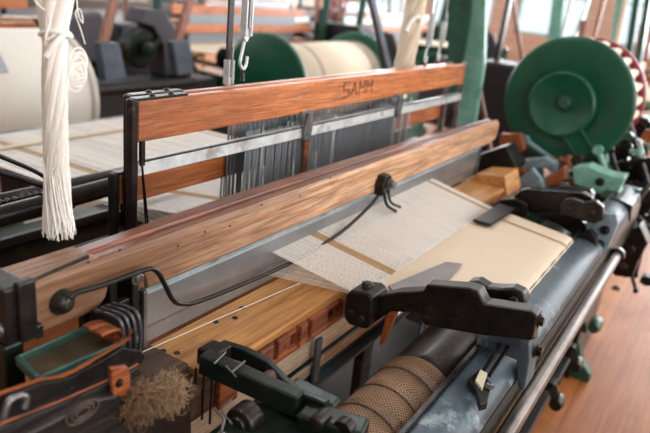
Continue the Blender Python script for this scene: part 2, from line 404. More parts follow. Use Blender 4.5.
# take-up roll (perforated)
roll = thing('takeup_roll', 'brown perforated metal take-up roll lying below the big black arm', 'roller', (1.2, .365, .835))
rc = (0, .365, .835)
prof = [(.03, .46), (.03, .55), (.05, .555)] + [(.0785, .57)]
x = .57
while x < .98:
    prof += [(.0785, x), (.0785, x + .066), (.0768, x + .068), (.0768, x + .070), (.0785, x + .072)]; x += .072
prof += [(.0785, 1.03)]
MB().lathe(prof, rc, 'x', 64).build('perforated_sleeve', M['perf'], roll)
MB().lathe([(.0765, 1.03), (.0775, 1.035), (.0775, 2.4), (.03, 2.41), (.03, 2.7)], rc, 'x', 48).build('dark_roll_part', M['iron_soft'], roll)  # rest of the roll: smooth and darker, without holes
m = MB()
for k in range(6):
    xs = .60 + k * .072; pts = [(xs + .028 * a / PI, .365 - .0795 * math.cos(a), .835 + .0795 * math.sin(a)) for a in [PI * j / 24 * 1.05 - .1 for j in range(25)]]
    m.tube(pts, .0016, 5)
m.build('strip_seam', M['grime_wood'], roll)

# ================================================================ the lay
lay = thing('loom_lay', 'long loom lay with worn wooden cap over a grey reed and a honey-coloured race board', 'loom lay', (1.4, .7, .5))
ztop, zbot, yf = 1.138, 1.053, .724
# cap: rounded front, lofted along X
xs = [.492, .60]
def capring(x, z0=zbot, zt=ztop, yb=.732): return [(x, yf + .006, z0), (x, yf, z0 + .007), (x, yf, zt - .008), (x, yf + .006, zt - .001), (x, yb, zt), (x, yb, z0)]
m = MB(); m.loft([capring(.478), capring(.575), capring(.592, 1.057), capring(.602, 1.066), capring(.607, 1.082), capring(.61, 1.092), capring(.672, 1.092), capring(.684, 1.075), capring(.69, 1.053), capring(1.5), capring(2.40), capring(2.44, 1.06), capring(2.455, 1.08, 1.13)], smooth=False)
m.build('lay_cap', M['cap'], lay, .002)
def backy(x):
    pts = [(.49, .785), (.74, .795), (1.0, .803), (1.4, .80), (2.0, .79), (2.45, .765)]
    for (a, b), (c, d) in zip(pts, pts[1:]):
        if x <= c: return b + (d - b) * (x - a) / (c - a)
    return .765
rg = []
for k in range(16):
    x = .60 + (2.44 - .60) * k / 15; y = backy(x) + .004; a = .732
    rg.append([(x, a, 1.09), (x, a, 1.134), (x, a + .006, 1.136), (x, a + .009, 1.131), (x, (a + y) / 2, 1.130), (x, (a + y) / 2 + .004, 1.135), (x, y - .008, 1.136), (x, y, 1.131), (x, y, 1.09)])
m = MB(); m.loft(rg); m.build('cap_moulding', M['moulding'], lay, .001)
m = MB(); m.box(.478, .60, .732, .795, 1.07, 1.137); m.build('cap_block', M['cap_top'], lay, .003)
m = MB(); m.tube([at(29, 282, z=1.139), at(60, 268, z=1.139), at(88, 256, z=1.139)], .0028, 6); m.build('edge_wire', M['iron'], lay)
m = MB()
for u, v in ((205, 232), (230, 226), (262, 205), (120, 250), (88, 262), (178, 246), (330, 178), (300, 196)): p = at(u, v, y=.7238); m.lathe([(.0022, 0), (.0022, -.0008), (.001, -.0008)], (p.x, .7242, p.z), 'y', 8)
m.build('nail_hole', M['black'], lay)['kind'] = 'stuff'
# metal end cap
m = MB(); m.box(.440, .480, .722, .80, 1.060, 1.142); m.build('end_cap', M['iron_soft'], lay, .004)
m = MB(); m.box(.456, .482, .714, .728, 1.060, 1.148); m.box(.478, .490, .714, .728, 1.056, 1.078); m.build('cap_flange', M['iron_soft'], lay, .003)
bolts('end_bolt', M['steel'], lay, [((.440, .765, 1.115), 'x', .008, .012), ((.440, .738, 1.08), 'x', .008, .012)])
m = MB(); m.box(.44, .47, .73, .80, .90, 1.055); m.build('end_bracket', M['green_dark'], lay, .004)
# round knob and bent guard rod
kx = at(62, 302, y=.722)
m = MB(); m.lathe([(.0195, 0), (.0195, -.002), (.0165, -.004), (.0155, -.010), (.0115, -.015), (.006, -.0175), (.0005, -.018)], (kx.x, .724, kx.z), 'y', 28); m.build('round_knob', M['iron_soft'], lay)
m = MB(); m.tube(smoothpath([at(u, v, y=.70) for u, v in ((70, 298), (78, 292), (100, 286), (125, 277), (145, 270), (153, 269), (159, 274), (166, 287), (173, 300), (182, 304), (200, 301), (250, 281), (300, 258), (340, 233), (368, 208), (378, 196))], 4), .0044, 8)
gr = m.build('guard_rod', M['iron'], lay)
m = MB(); bp = at(381, 182, y=.72)
m.prism([(bp.x - .025, bp.z - .03), (bp.x + .022, bp.z - .03), (bp.x + .03, bp.z + .005), (bp.x + .01, bp.z + .024), (bp.x - .015, bp.z + .022), (bp.x - .028, bp.z)], 1, .70, .724)
m.tube(smoothpath([(bp.x - .01, .705, bp.z - .01), (bp.x - .012, .69, bp.z - .05), (bp.x + .03, .68, bp.z - .078)], 5), .005, 6)
m.tube(smoothpath([(bp.x + .01, .70, bp.z - .02), (bp.x + .012, .69, bp.z - .05), (bp.x + .055, .68, bp.z - .072)], 5), .004, 6)
cl = m.build('rod_clamp', M['iron'], lay, .002)
m = MB(); bolt(m, (bp.x + .006, .70, bp.z), 'y', .011, .018); m.build('clamp_bolt', M['steel'], cl, .001)
# reed
m = MB(); rp = [(.738, .945), (.738, .972), (.734, .98), (.733, 1.04), (.736, 1.0525), (.742, 1.0525), (.742, .945)]
m.prism(rp, 0, .69, 2.30); m.build('reed', M['reed'], lay, .0006)
MB().box(.684, .692, .728, .745, .945, 1.05).build('reed_end', M['steel'], lay, .001)
MB().box(2.30, 2.31, .728, .745, .945, 1.05).build('reed_end', M['steel'], lay, .001)
m = MB(); m.box(.692, 2.30, .732, .7335, 1.046, 1.0525); m.build('reed_rib', M['blue_light'], lay)
# dark slotted brackets between cap block and reed
m = MB(); m.box(.655, .668, .722, .760, .955, 1.092); m.box(.625, .64, .74, .77, .955, 1.092); m.build('upright_bracket', M['iron_soft'], lay, .002)
bolts('bracket_bolt', M['steel'], lay, [((.664, .722, 1.085), 'y', .009, .007), ((.662, .722, .975), 'y', .006, .005)])
m = MB(); m.box(.60, .70, .775, .785, .93, 1.10); m.build('back_plate', M['black'], lay)
# race board
m = MB(); m.prism([(.70, .735), (2.30, .735), (2.30, .60), (.74, .60), (.716, .598), (.70, .625)], 2, .924, .940); m.build('race_board', M['race'], lay, .0015)
m = MB()
for u, v in ((163, 351), (177, 353), (242, 308), (235, 318), (216, 322)):
    p = at(u, v, z=.9402); m.lathe([(.0055, -.001), (.0055, .0012), (.0035, .0012), (.003, .0002)], p, 'z', 14)
m.build('countersunk_screw', M['iron_soft'], lay)
m = MB(); m.box(.72, 2.30, .604, .735, .905, .924); m.build('lay_beam', M['redwood'], lay, .002)
m = MB(); m.box(.72, 2.30, .622, .735, .872, .905); m.build('lay_beam_core', M['dark_wood'], lay, .002)
for x0, x1, z0 in ((.722, .772, .862), (.800, .812, .878), (.835, .872, .880), (.888, .925, .884), (.962, .985, .876), (1.00, 1.06, .88), (1.12, 1.17, .88), (1.3, 1.35, .88), (1.5, 1.55, .88), (1.8, 1.85, .88)):
    m = MB(); m.box(x0, x1, .590, .625, z0, .923)
    if x1 - x0 < .045: m.lathe([(.003, 0), (.003, -.002)], ((x0 + x1) / 2, .59, .905), 'y', 10)
    m.build('spacer_block', M['redwood'], lay, .003)
m = MB(); m.box(.77, 2.30, .598, .64, .868, .880); m.build('ledge_strip', M['redwood'], lay, .0015)
# broken left end of the lay beam
m = MB(); m.loft([[(.60, .60, .915), (.60, .70, .915), (.60, .70, .875), (.60, .60, .875)], [(.66, .60, .925), (.66, .72, .93), (.66, .72, .87), (.66, .60, .87)], [(.722, .598, .924), (.722, .735, .938), (.722, .735, .865), (.722, .600, .865)]])
m.build('splintered_end', M['grime_wood'], lay, .003)
m = MB(); m.box(.56, .70, .64, .735, .925, .945); m.build('race_end_plate', M['grime_wood'], lay, .002)
# swords going down
for x in (.62, 1.5, 2.3):
    m = MB(); m.box(x, x + .06, .705, .735, .12, .87); m.build('lay_sword', M['iron_soft'], lay, .003)
m = MB(); m.cyl((.4, .72, .12), (2.7, .72, .12), .02, 12); m.build('rocker_shaft', M['iron_soft'], lay)
# shuttle box tray at the left
tray = MB()
A, B, D_, E_ = Vector((.447, .712, 1.04)), Vector((.583, .712, 1.04)), Vector((.570, .645, 1.04)), Vector((.436, .655, 1.04))
def plate(mb, pts, z0, z1): mb.prism([(p[0], p[1]) for p in pts], 2, z0, z1)
plate(tray, (A, B, D_, E_), 1.030, 1.036)
tf = tray.build('box_floor', M['tray_floor'], lay, .001)
m = MB(); m.bar(A + Vector((0, 0, .001)), B + Vector((0, 0, .001)), .004, .014); m.bar(E_, D_, .004, .011); m.bar(A + Vector((0, 0, .001)), E_ + Vector((0, 0, .001)), .007, .014)
m.build('box_lip', M['green_box'], lay, .002)
# front swell plate: bent steel strip with hole, in front of the tray
st = [at(*p, y=.635) for p in ((-30, 404), (0, 396), (40, 382), (66, 377), (95, 362), (120, 347), (140, 350), (140, 362), (118, 378), (90, 390), (50, 404), (0, 424), (-30, 434))]
m = MB(); m.prism([(p.x, p.z) for p in st], 1, .630, .636); m.build('swell_plate', M['iron_soft'], lay, .001)
m = MB(); p = at(70, 391, y=.628); m.lathe([(.0055, 0), (.0055, -.0015), (.003, -.0015), (.002, 0)], (p.x, .628, p.z), 'y', 14); m.build('swell_hole', M['black'], lay)
pts = [at(*p, y=.632) for p in ((-30, 402), (0, 394), (40, 380), (62, 376), (75, 371), (95, 359), (122, 343), (130, 338), (132, 330))]
m = MB(); m.loft([[p + Vector((0, -.001, -.0012)), p + Vector((0, .004, -.0012)), p + Vector((0, .004, .0008)), p + Vector((0, -.001, .0008))] for p in pts]); m.build('leather_edge', M['leather'], lay)
# rust leather strap (hooked over the tray)
ribbon = [(.503, .700), (.503, .66)]
rb = [(.532, 1.066), (.545, 1.066), (.556, 1.064), (.566, 1.060), (.571, 1.052), (.569, 1.044), (.560, 1.038)]
m = MB(); m.loft([[(x, .648, z - .0022), (x, .688, z - .0022), (x, .688, z + .0022), (x, .648, z + .0022)] for x, z in rb]); st_ = m.build('leather_strap', M['leather'], lay, .001)
m = MB(); m.lathe([(.0035, 0), (.003, .002)], (.545, .672, 1.066), 'z', 10); m.build('rivet', M['steel'], st_)
# grate of looped bars
for k in range(4):
    x = .572 + k * .0105; m = MB()
    m.tube(smoothpath([(x - .008, .70, 1.074), (x - .002, .676, 1.074), (x + .002, .660, 1.068), (x + .004, .654, 1.045), (x + .004, .656, 1.005), (x + .002, .668, .992), (x, .70, .992)], 4), .0031, 6)
    m.build('grate_bar', M['grate'], lay)
m = MB(); m.box(.565, .628, .70, .712, .955, 1.07); m.build('grate_back', M['iron'], lay, .002)
m = MB(); m.bar((.565, .668, .985), (.625, .668, .985), .012, .012); m.build('grate_sill', M['iron_soft'], lay, .002)
# lower guide: dark channel, rusty edge
g1 = [at(*p, y=.612) for p in ((-30, 440), (0, 425), (60, 402), (110, 380), (135, 366), (140, 372), (110, 389), (60, 412), (0, 437), (-30, 452))]
m = MB(); m.prism([(p.x, p.z) for p in g1], 1, .606, .64); m.build('lower_guide', M['dark_wood'], lay, .001)
pts = [at(*p, y=.606) for p in ((-30, 439), (0, 424), (60, 401), (110, 379), (138, 364))]
m = MB(); m.tube(pts, .0015, 6); m.build('rusty_edge', M['leather'], lay)
m = MB(); m.tube(smoothpath([at(2, 424, y=.615), at(8, 403, y=.615), at(18, 396, y=.615), at(26, 398, y=.615), at(24, 408, y=.615)], 5), .0045, 8); m.build('hook_wire', M['steel'], lay)
# rust clip
q = [at(*p, y=.598) for p in ((108, 367), (124, 364), (128, 374), (127, 390), (118, 403), (111, 398))]
m = MB(); m.prism([(p.x, p.z) for p in q], 1, .592, .600); rc_ = m.build('rust_clip', M['leather'], lay, .002)
p = at(119, 383, y=.592); m = MB(); bolt(m, (p.x, .592, p.z), 'y', .0045, .004); m.build('clip_screw', M['iron'], rc_)

# lower-left dark wooden picker beam
q = [at(*p, y=.60) for p in ((-40, 462), (0, 441), (55, 414), (78, 400), (92, 396), (112, 392), (150, 400), (186, 386), (188, 440), (150, 480), (-40, 520))]
m = MB(); m.prism([(p.x, p.z) for p in q], 1, .590, .66)
pk = m.build('picker_beam', M['dark_wood'], None, .004)
tag(pk, 'oily dark wooden beam under the shuttle box at the lower left corner', 'beam')
m = MB(); p = at(82, 412, y=.59)
for r in (.008, .013, .019): m.tube([(p.x + 1.3 * r * math.cos(a), .589, p.z + .7 * r * math.sin(a)) for a in [2 * PI * k / 20 for k in range(21)]], .0016, 5)
m.build('knot_ring', M['grime_wood'], pk)

# lint tangle
def tangle(name, mat, c, size, n, r, label):
    m = MB()
    for k in range(n):
        a = Vector((random.gauss(0, 1) * size[0], random.gauss(0, 1) * size[1], random.gauss(0, 1) * size[2])) * .5 + Vector(c); pts = []
        d = Vector((random.gauss(0, 1), random.gauss(0, 1), random.gauss(0, 1))).normalized()
        for j in range(9):
            pts.append(a.copy()); d = (d + Vector((random.gauss(0, 1), random.gauss(0, 1), random.gauss(0, 1))) * .75).normalized()
            pull = (Vector(c) - a) * 8
            a += (d + pull).normalized() * .0055
        m.tube(pts, r, 3, False)
    return tag(m.build(name, mat), label, 'lint', None, 'stuff')
_a, _b = at(140, 402, y=.584), at(168, 394, y=.584)
tangle('lint_tuft', M['lint'], _a, (.012, .008, .013), 900, .00045, 'matted brown lint tuft under the rusty clip at the lay end')
tangle('lint_tuft', M['lint_light'], _b, (.012, .008, .012), 900, .00045, 'pale curly lint tuft hanging from the splintered lay beam end')

# ================================================================ weft yarn
m = MB(); m.tube([at(131, 357, z=.955), at(215, 320, z=.948), at(300, 283, z=.955)], .0007, 4)
tag(m.build('weft_thread', M['yarn']), 'single white weft thread stretched low across the honey race board', 'thread')

# ================================================================ cloth
ZC = .945
m = MB(); x0, x1, xb0 = 1.12, 1.97, 1.31
def yfell(x): return .556
rows = [(.556, ZC)] + [(.556 - (.556 - .285) * k / 8, ZC + .0005) for k in range(1, 9)]
rows = [(.556, ZC), (.5, ZC), (.44, ZC), (.38, ZC), (.33, ZC), (.30, ZC - .0005), (.285, ZC - .004), (.279, ZC - .014), (.284, ZC - .026), (.292, ZC - .045), (.30, ZC - .07)]
nx = 30; vs = []
for y, z in rows:
    xl = x0 + (xb0 - x0) * min(1, (.556 - y) / .2)
    xR = x1 - .09 * max(0, min(1, (.556 - y) / .27))
    for i in range(nx + 1): vs.append((xl + (xR - xl) * i / nx, y, z + .0012 * math.sin(i * 1.3)))
top = list(vs); k = len(vs); vs += [(a, b + .0005, c - .0012) for a, b, c in vs]
fs = []; W = nx + 1
for r in range(len(rows) - 1):
    for i in range(nx):
        fs.append((r * W + i, r * W + i + 1, (r + 1) * W + i + 1, (r + 1) * W + i)); fs.append(tuple(k + q for q in (r * W + i, (r + 1) * W + i, (r + 1) * W + i + 1, r * W + i + 1)))
m.add(vs, fs, True)
cloth = m.build('woven_cloth', M['cloth'])
tag(cloth, 'cream woven cotton cloth passing over the front beam of the loom', 'cloth')
m = MB(); 
tx = lambda y: x1 - .085 - .09 * max(0, min(1, (.556 - y) / .27))
for _ in (0,): m.add([(tx(y), y - .0006, z + .0022) for y, z in rows] + [(tx(y) + .012, y - .0006, z + .0022) for y, z in rows], [(i, i + 1, len(rows) + i + 1, len(rows) + i) for i in range(len(rows) - 1)], True)
m.build('tan_stripe', M['yarn_tan'], cloth)
# warp sheets: real threads from the fell through the reed and heddles to the whip roll
def xr(x): # spread of the yarn at the reed
    return 1.045 + (x - x0) * (1.89 - 1.045) / (x1 - x0)
def threads(name, n, zr, mat, pick, r, label, seed):
    random.seed(seed); m = MB()
    for i in range(n):
        f = (i + random.uniform(-.35, .35)) / n
        if pick(f) is False: continue
        xa = x0 + (x1 - x0) * f; xb = xr(xa)
        zz = zr(f)
        m.tube([(xa, .552, ZC), (xb, .735, zz), (xb + .0, .96, 1.03 if zr(0) > .97 else .96), (xb, 1.3, .985), (xb, 2.03, .975)], r, 3, False)
    return tag(m.build(name, mat), label, 'warp yarn', None, 'stuff')
stripe = lambda f: (.945 < f < .965) or (.17 < f < .205)
threads('warp_yarn', 300, lambda f: 1.012, M['yarn'], lambda f: not stripe(f), .0006, 'sheet of fine cream warp threads raised from cloth to reed', 3)
threads('warp_yarn', 300, lambda f: 1.010, M['yarn_tan'], stripe, .0009, 'narrow bands of tan warp threads between the cream ones', 3)
threads('warp_yarn', 190, lambda f: .958, M['yarn'], lambda f: True, .00055, 'lower sheet of white warp threads below the raised cream ones', 5)
# whip roll, lease rods, warp beam behind
whip = thing('whip_roll', 'smooth back roll carrying the cream warp sheet behind the heddle frames', 'roller', (1.6, 2.07, .94))
MB().lathe([(.02, .32), (.02, .5), (.04, .5), (.04, 2.6), (.02, 2.6), (.02, 2.75)], (0, 2.07, .93), 'x', 24).build('roll', M['steel'], whip)
m = MB(); m.cyl((.98, 1.84, .985), (2.2, 1.84, .985), .006, 10); tag(m.build('lease_rod', M['yarn_cream']), 'thin pale lease rod lying across the warp sheet behind the frames', 'rod')
wb = thing('warp_beam', 'low warp beam wound with white yarn under the back of the foreground loom', 'warp beam', (1.6, 1.66, .72))
MB().lathe([(.03, .4), (.03, 1.02), (.19, 1.03), (.19, 2.3), (.03, 2.31), (.03, 2.7)], (0, 1.68, .70), 'x', 48).build('yarn_winding', M['yarn_cream'], wb)
for xx in (.97, 2.31): MB().lathe([(.24, 0), (.245, .005), (.245, .02), (.24, .025)], (xx, 1.68, .70), 'x', 40).build('flange', M['green'], wb, .001)

# ================================================================ heddle frames
def heddle_frame(y, x0, x1, ztop, htop, zbot, label, bolts=True, rib=True, brk=(1.45, 2.0), hx=(1.21, 2.14), hz=(1.0, 1.207), nh=96):
    t = thing('heddle_frame', label, 'heddle frame', ((x0 + x1) / 2, y, zbot), 'heddle frames of the foreground loom')
    m = MB(); m.box(x0 + .018, x1, y - .008, y + .010, ztop - htop, ztop - .004); m.build('top_bar', M['orange'], t, .003)
    for xx, sg in ((x0, 1), (x1, -1)):
        m = MB(); m.box(min(xx, xx + sg * .016), max(xx, xx + sg * .016), y - .010, y + .010, zbot, ztop); m.build('end_post', M['iron_soft'] if sg > 0 else M['steel'], t, .004)
    m = MB(); m.box(x0 + .01, x0 + .15, y - .009, y + .012, ztop - .004, ztop + .001)
    for dx in (.06, .11): m.lathe([(.007, 0), (.006, .003), (.002, .005)], (x0 + dx, y, ztop + .001), 'z', 12)
    m.build('corner_strap', M['iron_soft'], t, .001)
    m = MB(); m.box(x0 + .018, x0 + .028, y - .016, y - .008, ztop - htop - .045, ztop - htop + .004); m.tube([(x0 + .023, y - .012, ztop - htop - .04), (x0 + .045, y - .012, 1.02)], .0022, 6)
    m.build('corner_hook', M['iron'], t, .001)
    if rib:
        m = MB(); m.box(x0 + .016, x1, y - .010, y - .006, 1.163, 1.193); m.box(x0 + .016, x1, y - .010, y + .004, 1.188, 1.193)
        m.build('rib_bar', M['rib'], t, .0008)
        for xx in brk:
            m = MB(); m.box(xx - .03, xx + .03, y - .014, y - .008, ztop - htop - .004, ztop - htop + .006); m.prism([(xx - .008, ztop - htop), (xx + .012, ztop - htop), (xx + .018, 1.185), (xx + .012, 1.158), (xx - .016, 1.158), (xx - .02, 1.18)], 1, y - .020, y - .010)
            m.build('rib_hook', M['steel'], t, .001)
        m = MB(); m.box(brk[0] - .0, brk[0] + .02, y - .012, y - .006, 1.02, 1.158); m.build('middle_stay', M['moulding'], t)
    hb = MB(); hb.box(x0 + .016, x1, y - .008, y + .010, zbot, zbot + .05); hb.build('bottom_bar', M['orange'], t, .003)
    if hx:
        proto = None
        for k in range(nh):
            x = hx[0] + (hx[1] - hx[0]) * (k + random.uniform(-.3, .3)) / nh; w = .0046
            if proto is None or random.random() < .3:
                m = MB(); dz = random.uniform(-.008, .006); tl = random.uniform(-.006, .006)
                m.add([(x - w + 0, y + .0, hz[0]), (x + w, y + .002, hz[0]), (x + w + tl, y + .002, hz[1] + dz), (x - w + tl, y, hz[1] + dz)], [(0, 1, 2, 3)])
                m.add([(x - w + 0, y + .001, hz[0]), (x + w, y + .003, hz[0]), (x + w + tl, y + .003, hz[1] + dz), (x - w + tl, y + .001, hz[1] + dz)], [(0, 1, 2, 3)])
                h = m.build('heddle', M['heddle_light'] if random.random() < .18 else M['heddle'], t); proto = (h, x)
            else:
                h = proto[0].copy(); C.objects.link(h); h.location.x += x - proto[1]
    return t
random.seed(11)
hf = heddle_frame(.95, .850, 2.60, 1.314, .085, .72, 'front heddle frame with tall orange top bar and long whitish rib bar below it')
random.seed(12)
hf2 = heddle_frame(1.02, .865, 2.62, 1.150, .072, .62, 'lower heddle frame just behind the front one, orange bar at half height', rib=False, hz=(.93, 1.075), nh=60)
hf3 = heddle_frame(1.0, .888, 2.58, 1.310, .03, .70, 'third heddle frame of thin bars, squeezed between the tall front one and the lower one', rib=False, hz=(1.0, 1.215), nh=98)
# stamped letters on the front bar
sp = at(343, 97, y=.9415); H_ = .040; lw = .0042
glyph = {'S': [((1, 1), (0, 1)), ((0, 1), (0, .5)), ((0, .5), (1, .5)), ((1, .5), (1, 0)), ((1, 0), (0, 0))], 'A': [((0, 0), (.5, 1)), ((.5, 1), (1, 0)), ((.2, .4), (.8, .4))], 'M': [((0, 0), (0, 1)), ((0, 1), (.5, .4)), ((.5, .4), (1, 1)), ((1, 1), (1, 0))]}
m = MB()
for k, ch in enumerate('SAMM'):
    for (ax, az), (bx_, bz_) in glyph[ch]:
        ox = sp.x + k * .046; m.bar((ox + ax * .032, .9415, sp.z + az * H_), (ox + bx_ * .032, .9415, sp.z + bz_ * H_), .0012, lw, (0, 0, 1) if ax != bx_ else (1, 0, 0))
m.build('stamped_letters', M['moulding'], hf)

# hooks and turnbuckles that lift the frames
def turnbuckle(u0, v0, y, zt, label, length=.17, strap=False, s=1.0):
    p = at(u0, v0, y=y); x, z = p.x, p.z
    t = thing('turnbuckle', label, 'turnbuckle', (x, y, z), 'turnbuckles lifting the heddle frames')
    m = MB(); m.tube(smoothpath([(x + .012 * s, y, z + .032 * s), (x + .010 * s, y, z + .014 * s), (x, y, z + .004), (x - .012 * s, y, z + .018 * s), (x - .006 * s, y, z + .045 * s), (x, y, z + .07 * s)], 5), .0036 * s, 8); m.build('hook', M['zinc'], t)
    m = MB(); zb = z + .065 * s
    m.prism([(x - .010 * s, zb + .01), (x - .004 * s, zb), (x + .004 * s, zb), (x + .010 * s, zb + .01), (x + .011 * s, zb + length), (x - .011 * s, zb + length)], 1, y - .006, y + .002); m.box(x - .012 * s, x - .007 * s, y - .012, y + .006, zb + .012, zb + length); m.box(x + .007 * s, x + .012 * s, y - .012, y + .006, zb + .012, zb + length)
    m.build('body', M['zinc'], t, .0015)
    m = MB(); m.tube([(x, y - .010, zb + .03), (x + .002, y - .010, zb + length + .03)], .0035 * s, 8); m.lathe([(.006 * s, 0), (.006 * s, .010)], (x, y - .008, zb + .03), 'z', 6, False); m.build('threaded_rod', M['steel'], t)
    m = MB(); m.box(x - .009, x + .009, y - .003, y + .003, zb + length, zt); m.build('strap', M['dark_wood'] if strap else M['zinc'], t, .001)
    m = MB(); m.tube([(x + .006 * math.cos(a), y, z - .002 + .008 * math.sin(a)) for a in [2 * PI * k / 12 for k in range(13)]], .0022, 6); m.lathe([(.006, -.022), (.004, -.008)], (x, y, z), 'z', 10); m.build('eye_bolt', M['iron'], t)
    return t
turnbuckle(243, 71, .95, 2.15, 'white steel turnbuckle with open hook on the front frame\'s top bar, sharpest of them')
turnbuckle(226, 112, 1.03, 2.15, 'turnbuckle with brown strap, just left of the sharp white one', .07, True, .85)
turnbuckle(425, 64, .99, 2.15, 'blurred white turnbuckle at the far right end, beside the hanging cream hank', .12, False, .9)
turnbuckle(438, 62, 1.05, 2.15, 'blurred turnbuckle nearest the pale green post', .10, True, .9)

# ================================================================ yarn hank on the left
hank = thing('yarn_hank', 'thick twisted hank of white cotton yarn hanging at the left, tied with a loose bow', 'yarn', (.625, .85, 1.13))
random.seed(5)
hx, hy = .629, .85
def hpt(z, a, r): 
    cx = hx - .004 + .016 * max(0, (1.50 - z)) * .0 - (.012 if z < 1.3 else .012 * (1.5 - z) / .2) * .6
    return (cx + r * math.cos(a), hy + r * math.sin(a), z)
m = MB()
for k in range(7):
    a0 = 2 * PI * k / 7; pts = []; rs = []
    for j in range(40):
        z = 1.90 - (1.90 - 1.17) * j / 39
        spread = .0105
        if z > 1.445: spread = .0105 + (z - 1.445) * .16
        if z > 1.60: spread = .035
        a = a0 + (z - 1.2) * 13
        pts.append(hpt(z, a, spread)); rs.append(.0072 if z < 1.44 else .0085)
    m.tube(pts, rs, 8)
m.build('twisted_strand', M['yarn'], hank)
m = MB()
for k in range(330):
    z0 = random.uniform(1.14, 1.42); a = random.uniform(0, 2 * PI); pts = []
    z1 = z0 - random.uniform(.05, .16); z1 = max(z1, 1.132 + random.uniform(0, .03))
    for j in range(7):
        z = z0 + (z1 - z0) * j / 6; fl = max(0, 1.20 - z) * .12
        pts.append(hpt(z, a + (z0 - z) * -9 + random.uniform(-.05, .05), .0168 + fl + random.uniform(0, .0015)))
    m.tube(pts, .0006, 3, False)
for k in range(160):
    z0 = random.uniform(1.2, 1.26); a = random.uniform(0, 2 * PI); rr = random.uniform(.002, .02); z1 = 1.14 + random.uniform(-.012, .02)
    m.tube([hpt(z0 + (z1 - z0) * j / 4, a + j * .12, rr + .0012 * j) for j in range(5)], .0011, 4, False)
m.build('fringe', M['yarn'], hank)
m = MB()
kz = 1.447
m.tube([(hx - .004 + .021 * math.cos(a), hy + .021 * math.sin(a), kz + .004 * math.sin(a * 2)) for a in [2 * PI * k / 20 for k in range(21)]], .0035, 8)
m.tube(smoothpath([(hx - .006, hy - .022, kz), (hx - .025, hy - .026, kz - .012), (hx - .036, hy - .02, kz - .03)], 5), [.0045] * 5 + [.004] * 5 + [.0045], 8)
m.build('tie_cord', M['yarn'], hank)
m = MB()
for k in range(16):
    r = random.uniform(.010, .019); cx = hx + .024 + random.uniform(-.003, .004); cz = 1.39 + random.uniform(-.012, .016); ty = random.uniform(-.5, .5)
    m.tube([(cx + r * math.cos(a) * .85, hy - .010 + r * ty * math.sin(a) * .5, cz + r * 1.2 * math.sin(a)) for a in [2 * PI * j / 18 for j in range(19)]], .0014, 4)
m.tube(smoothpath([(hx + .03, hy, 1.56), (hx + .033, hy, 1.51), (hx + .028, hy - .01, 1.475), (hx + .036, hy - .01, 1.462), (hx + .04, hy, 1.48), (hx + .031, hy, 1.475), (hx + .04, hy, 1.45), (hx + .047, hy, 1.43)], 5), .0009, 4)
m.tube(smoothpath([(hx - .03, hy, 1.52), (hx - .035, hy, 1.49), (hx - .022, hy - .012, 1.47), (hx - .03, hy - .012, 1.44), (hx - .02, hy - .02, kz)], 5), .0018, 4)
m.tube(smoothpath([(hx - .02, hy, 1.5), (hx - .026, hy - .01, 1.46), (hx - .03, hy - .012, 1.43), (hx - .012, hy - .022, kz)], 5), .0012, 4)
m.build('loose_loop', M['yarn'], hank)
m = MB(); m.box(.59, .67, .835, .865, 1.88, 1.90); m.cyl((.63, .85, 1.89), (.63, 1.06, 2.18), .006, 8); m.build('hanger', M['iron'], hank)
# blurred hank near the right
hk = thing('yarn_hank', 'blurred hank of cream yarn hanging behind the far end of the front frame', 'yarn', (2.3, 1.1, 1.28))
m = MB()
for k in range(6):
    a0 = 2 * PI * k / 6; m.tube([(2.385 - .12 * (1.60 - z) * 1 + .022 * math.cos(a0 + z * 9), 1.1 + .022 * math.sin(a0 + z * 9), z) for z in [1.26 + .9 * j / 20 for j in range(21)]], .018, 6)
m.build('twisted_strand', M['yarn_cream'], hk)
m = MB(); m.tube(smoothpath([(2.37, 1.07, 1.45), (2.33, 1.06, 1.475), (2.28, 1.06, 1.46), (2.24, 1.06, 1.42)], 5), .008, 6); m.build('tie_cord', M['yarn'], hk)

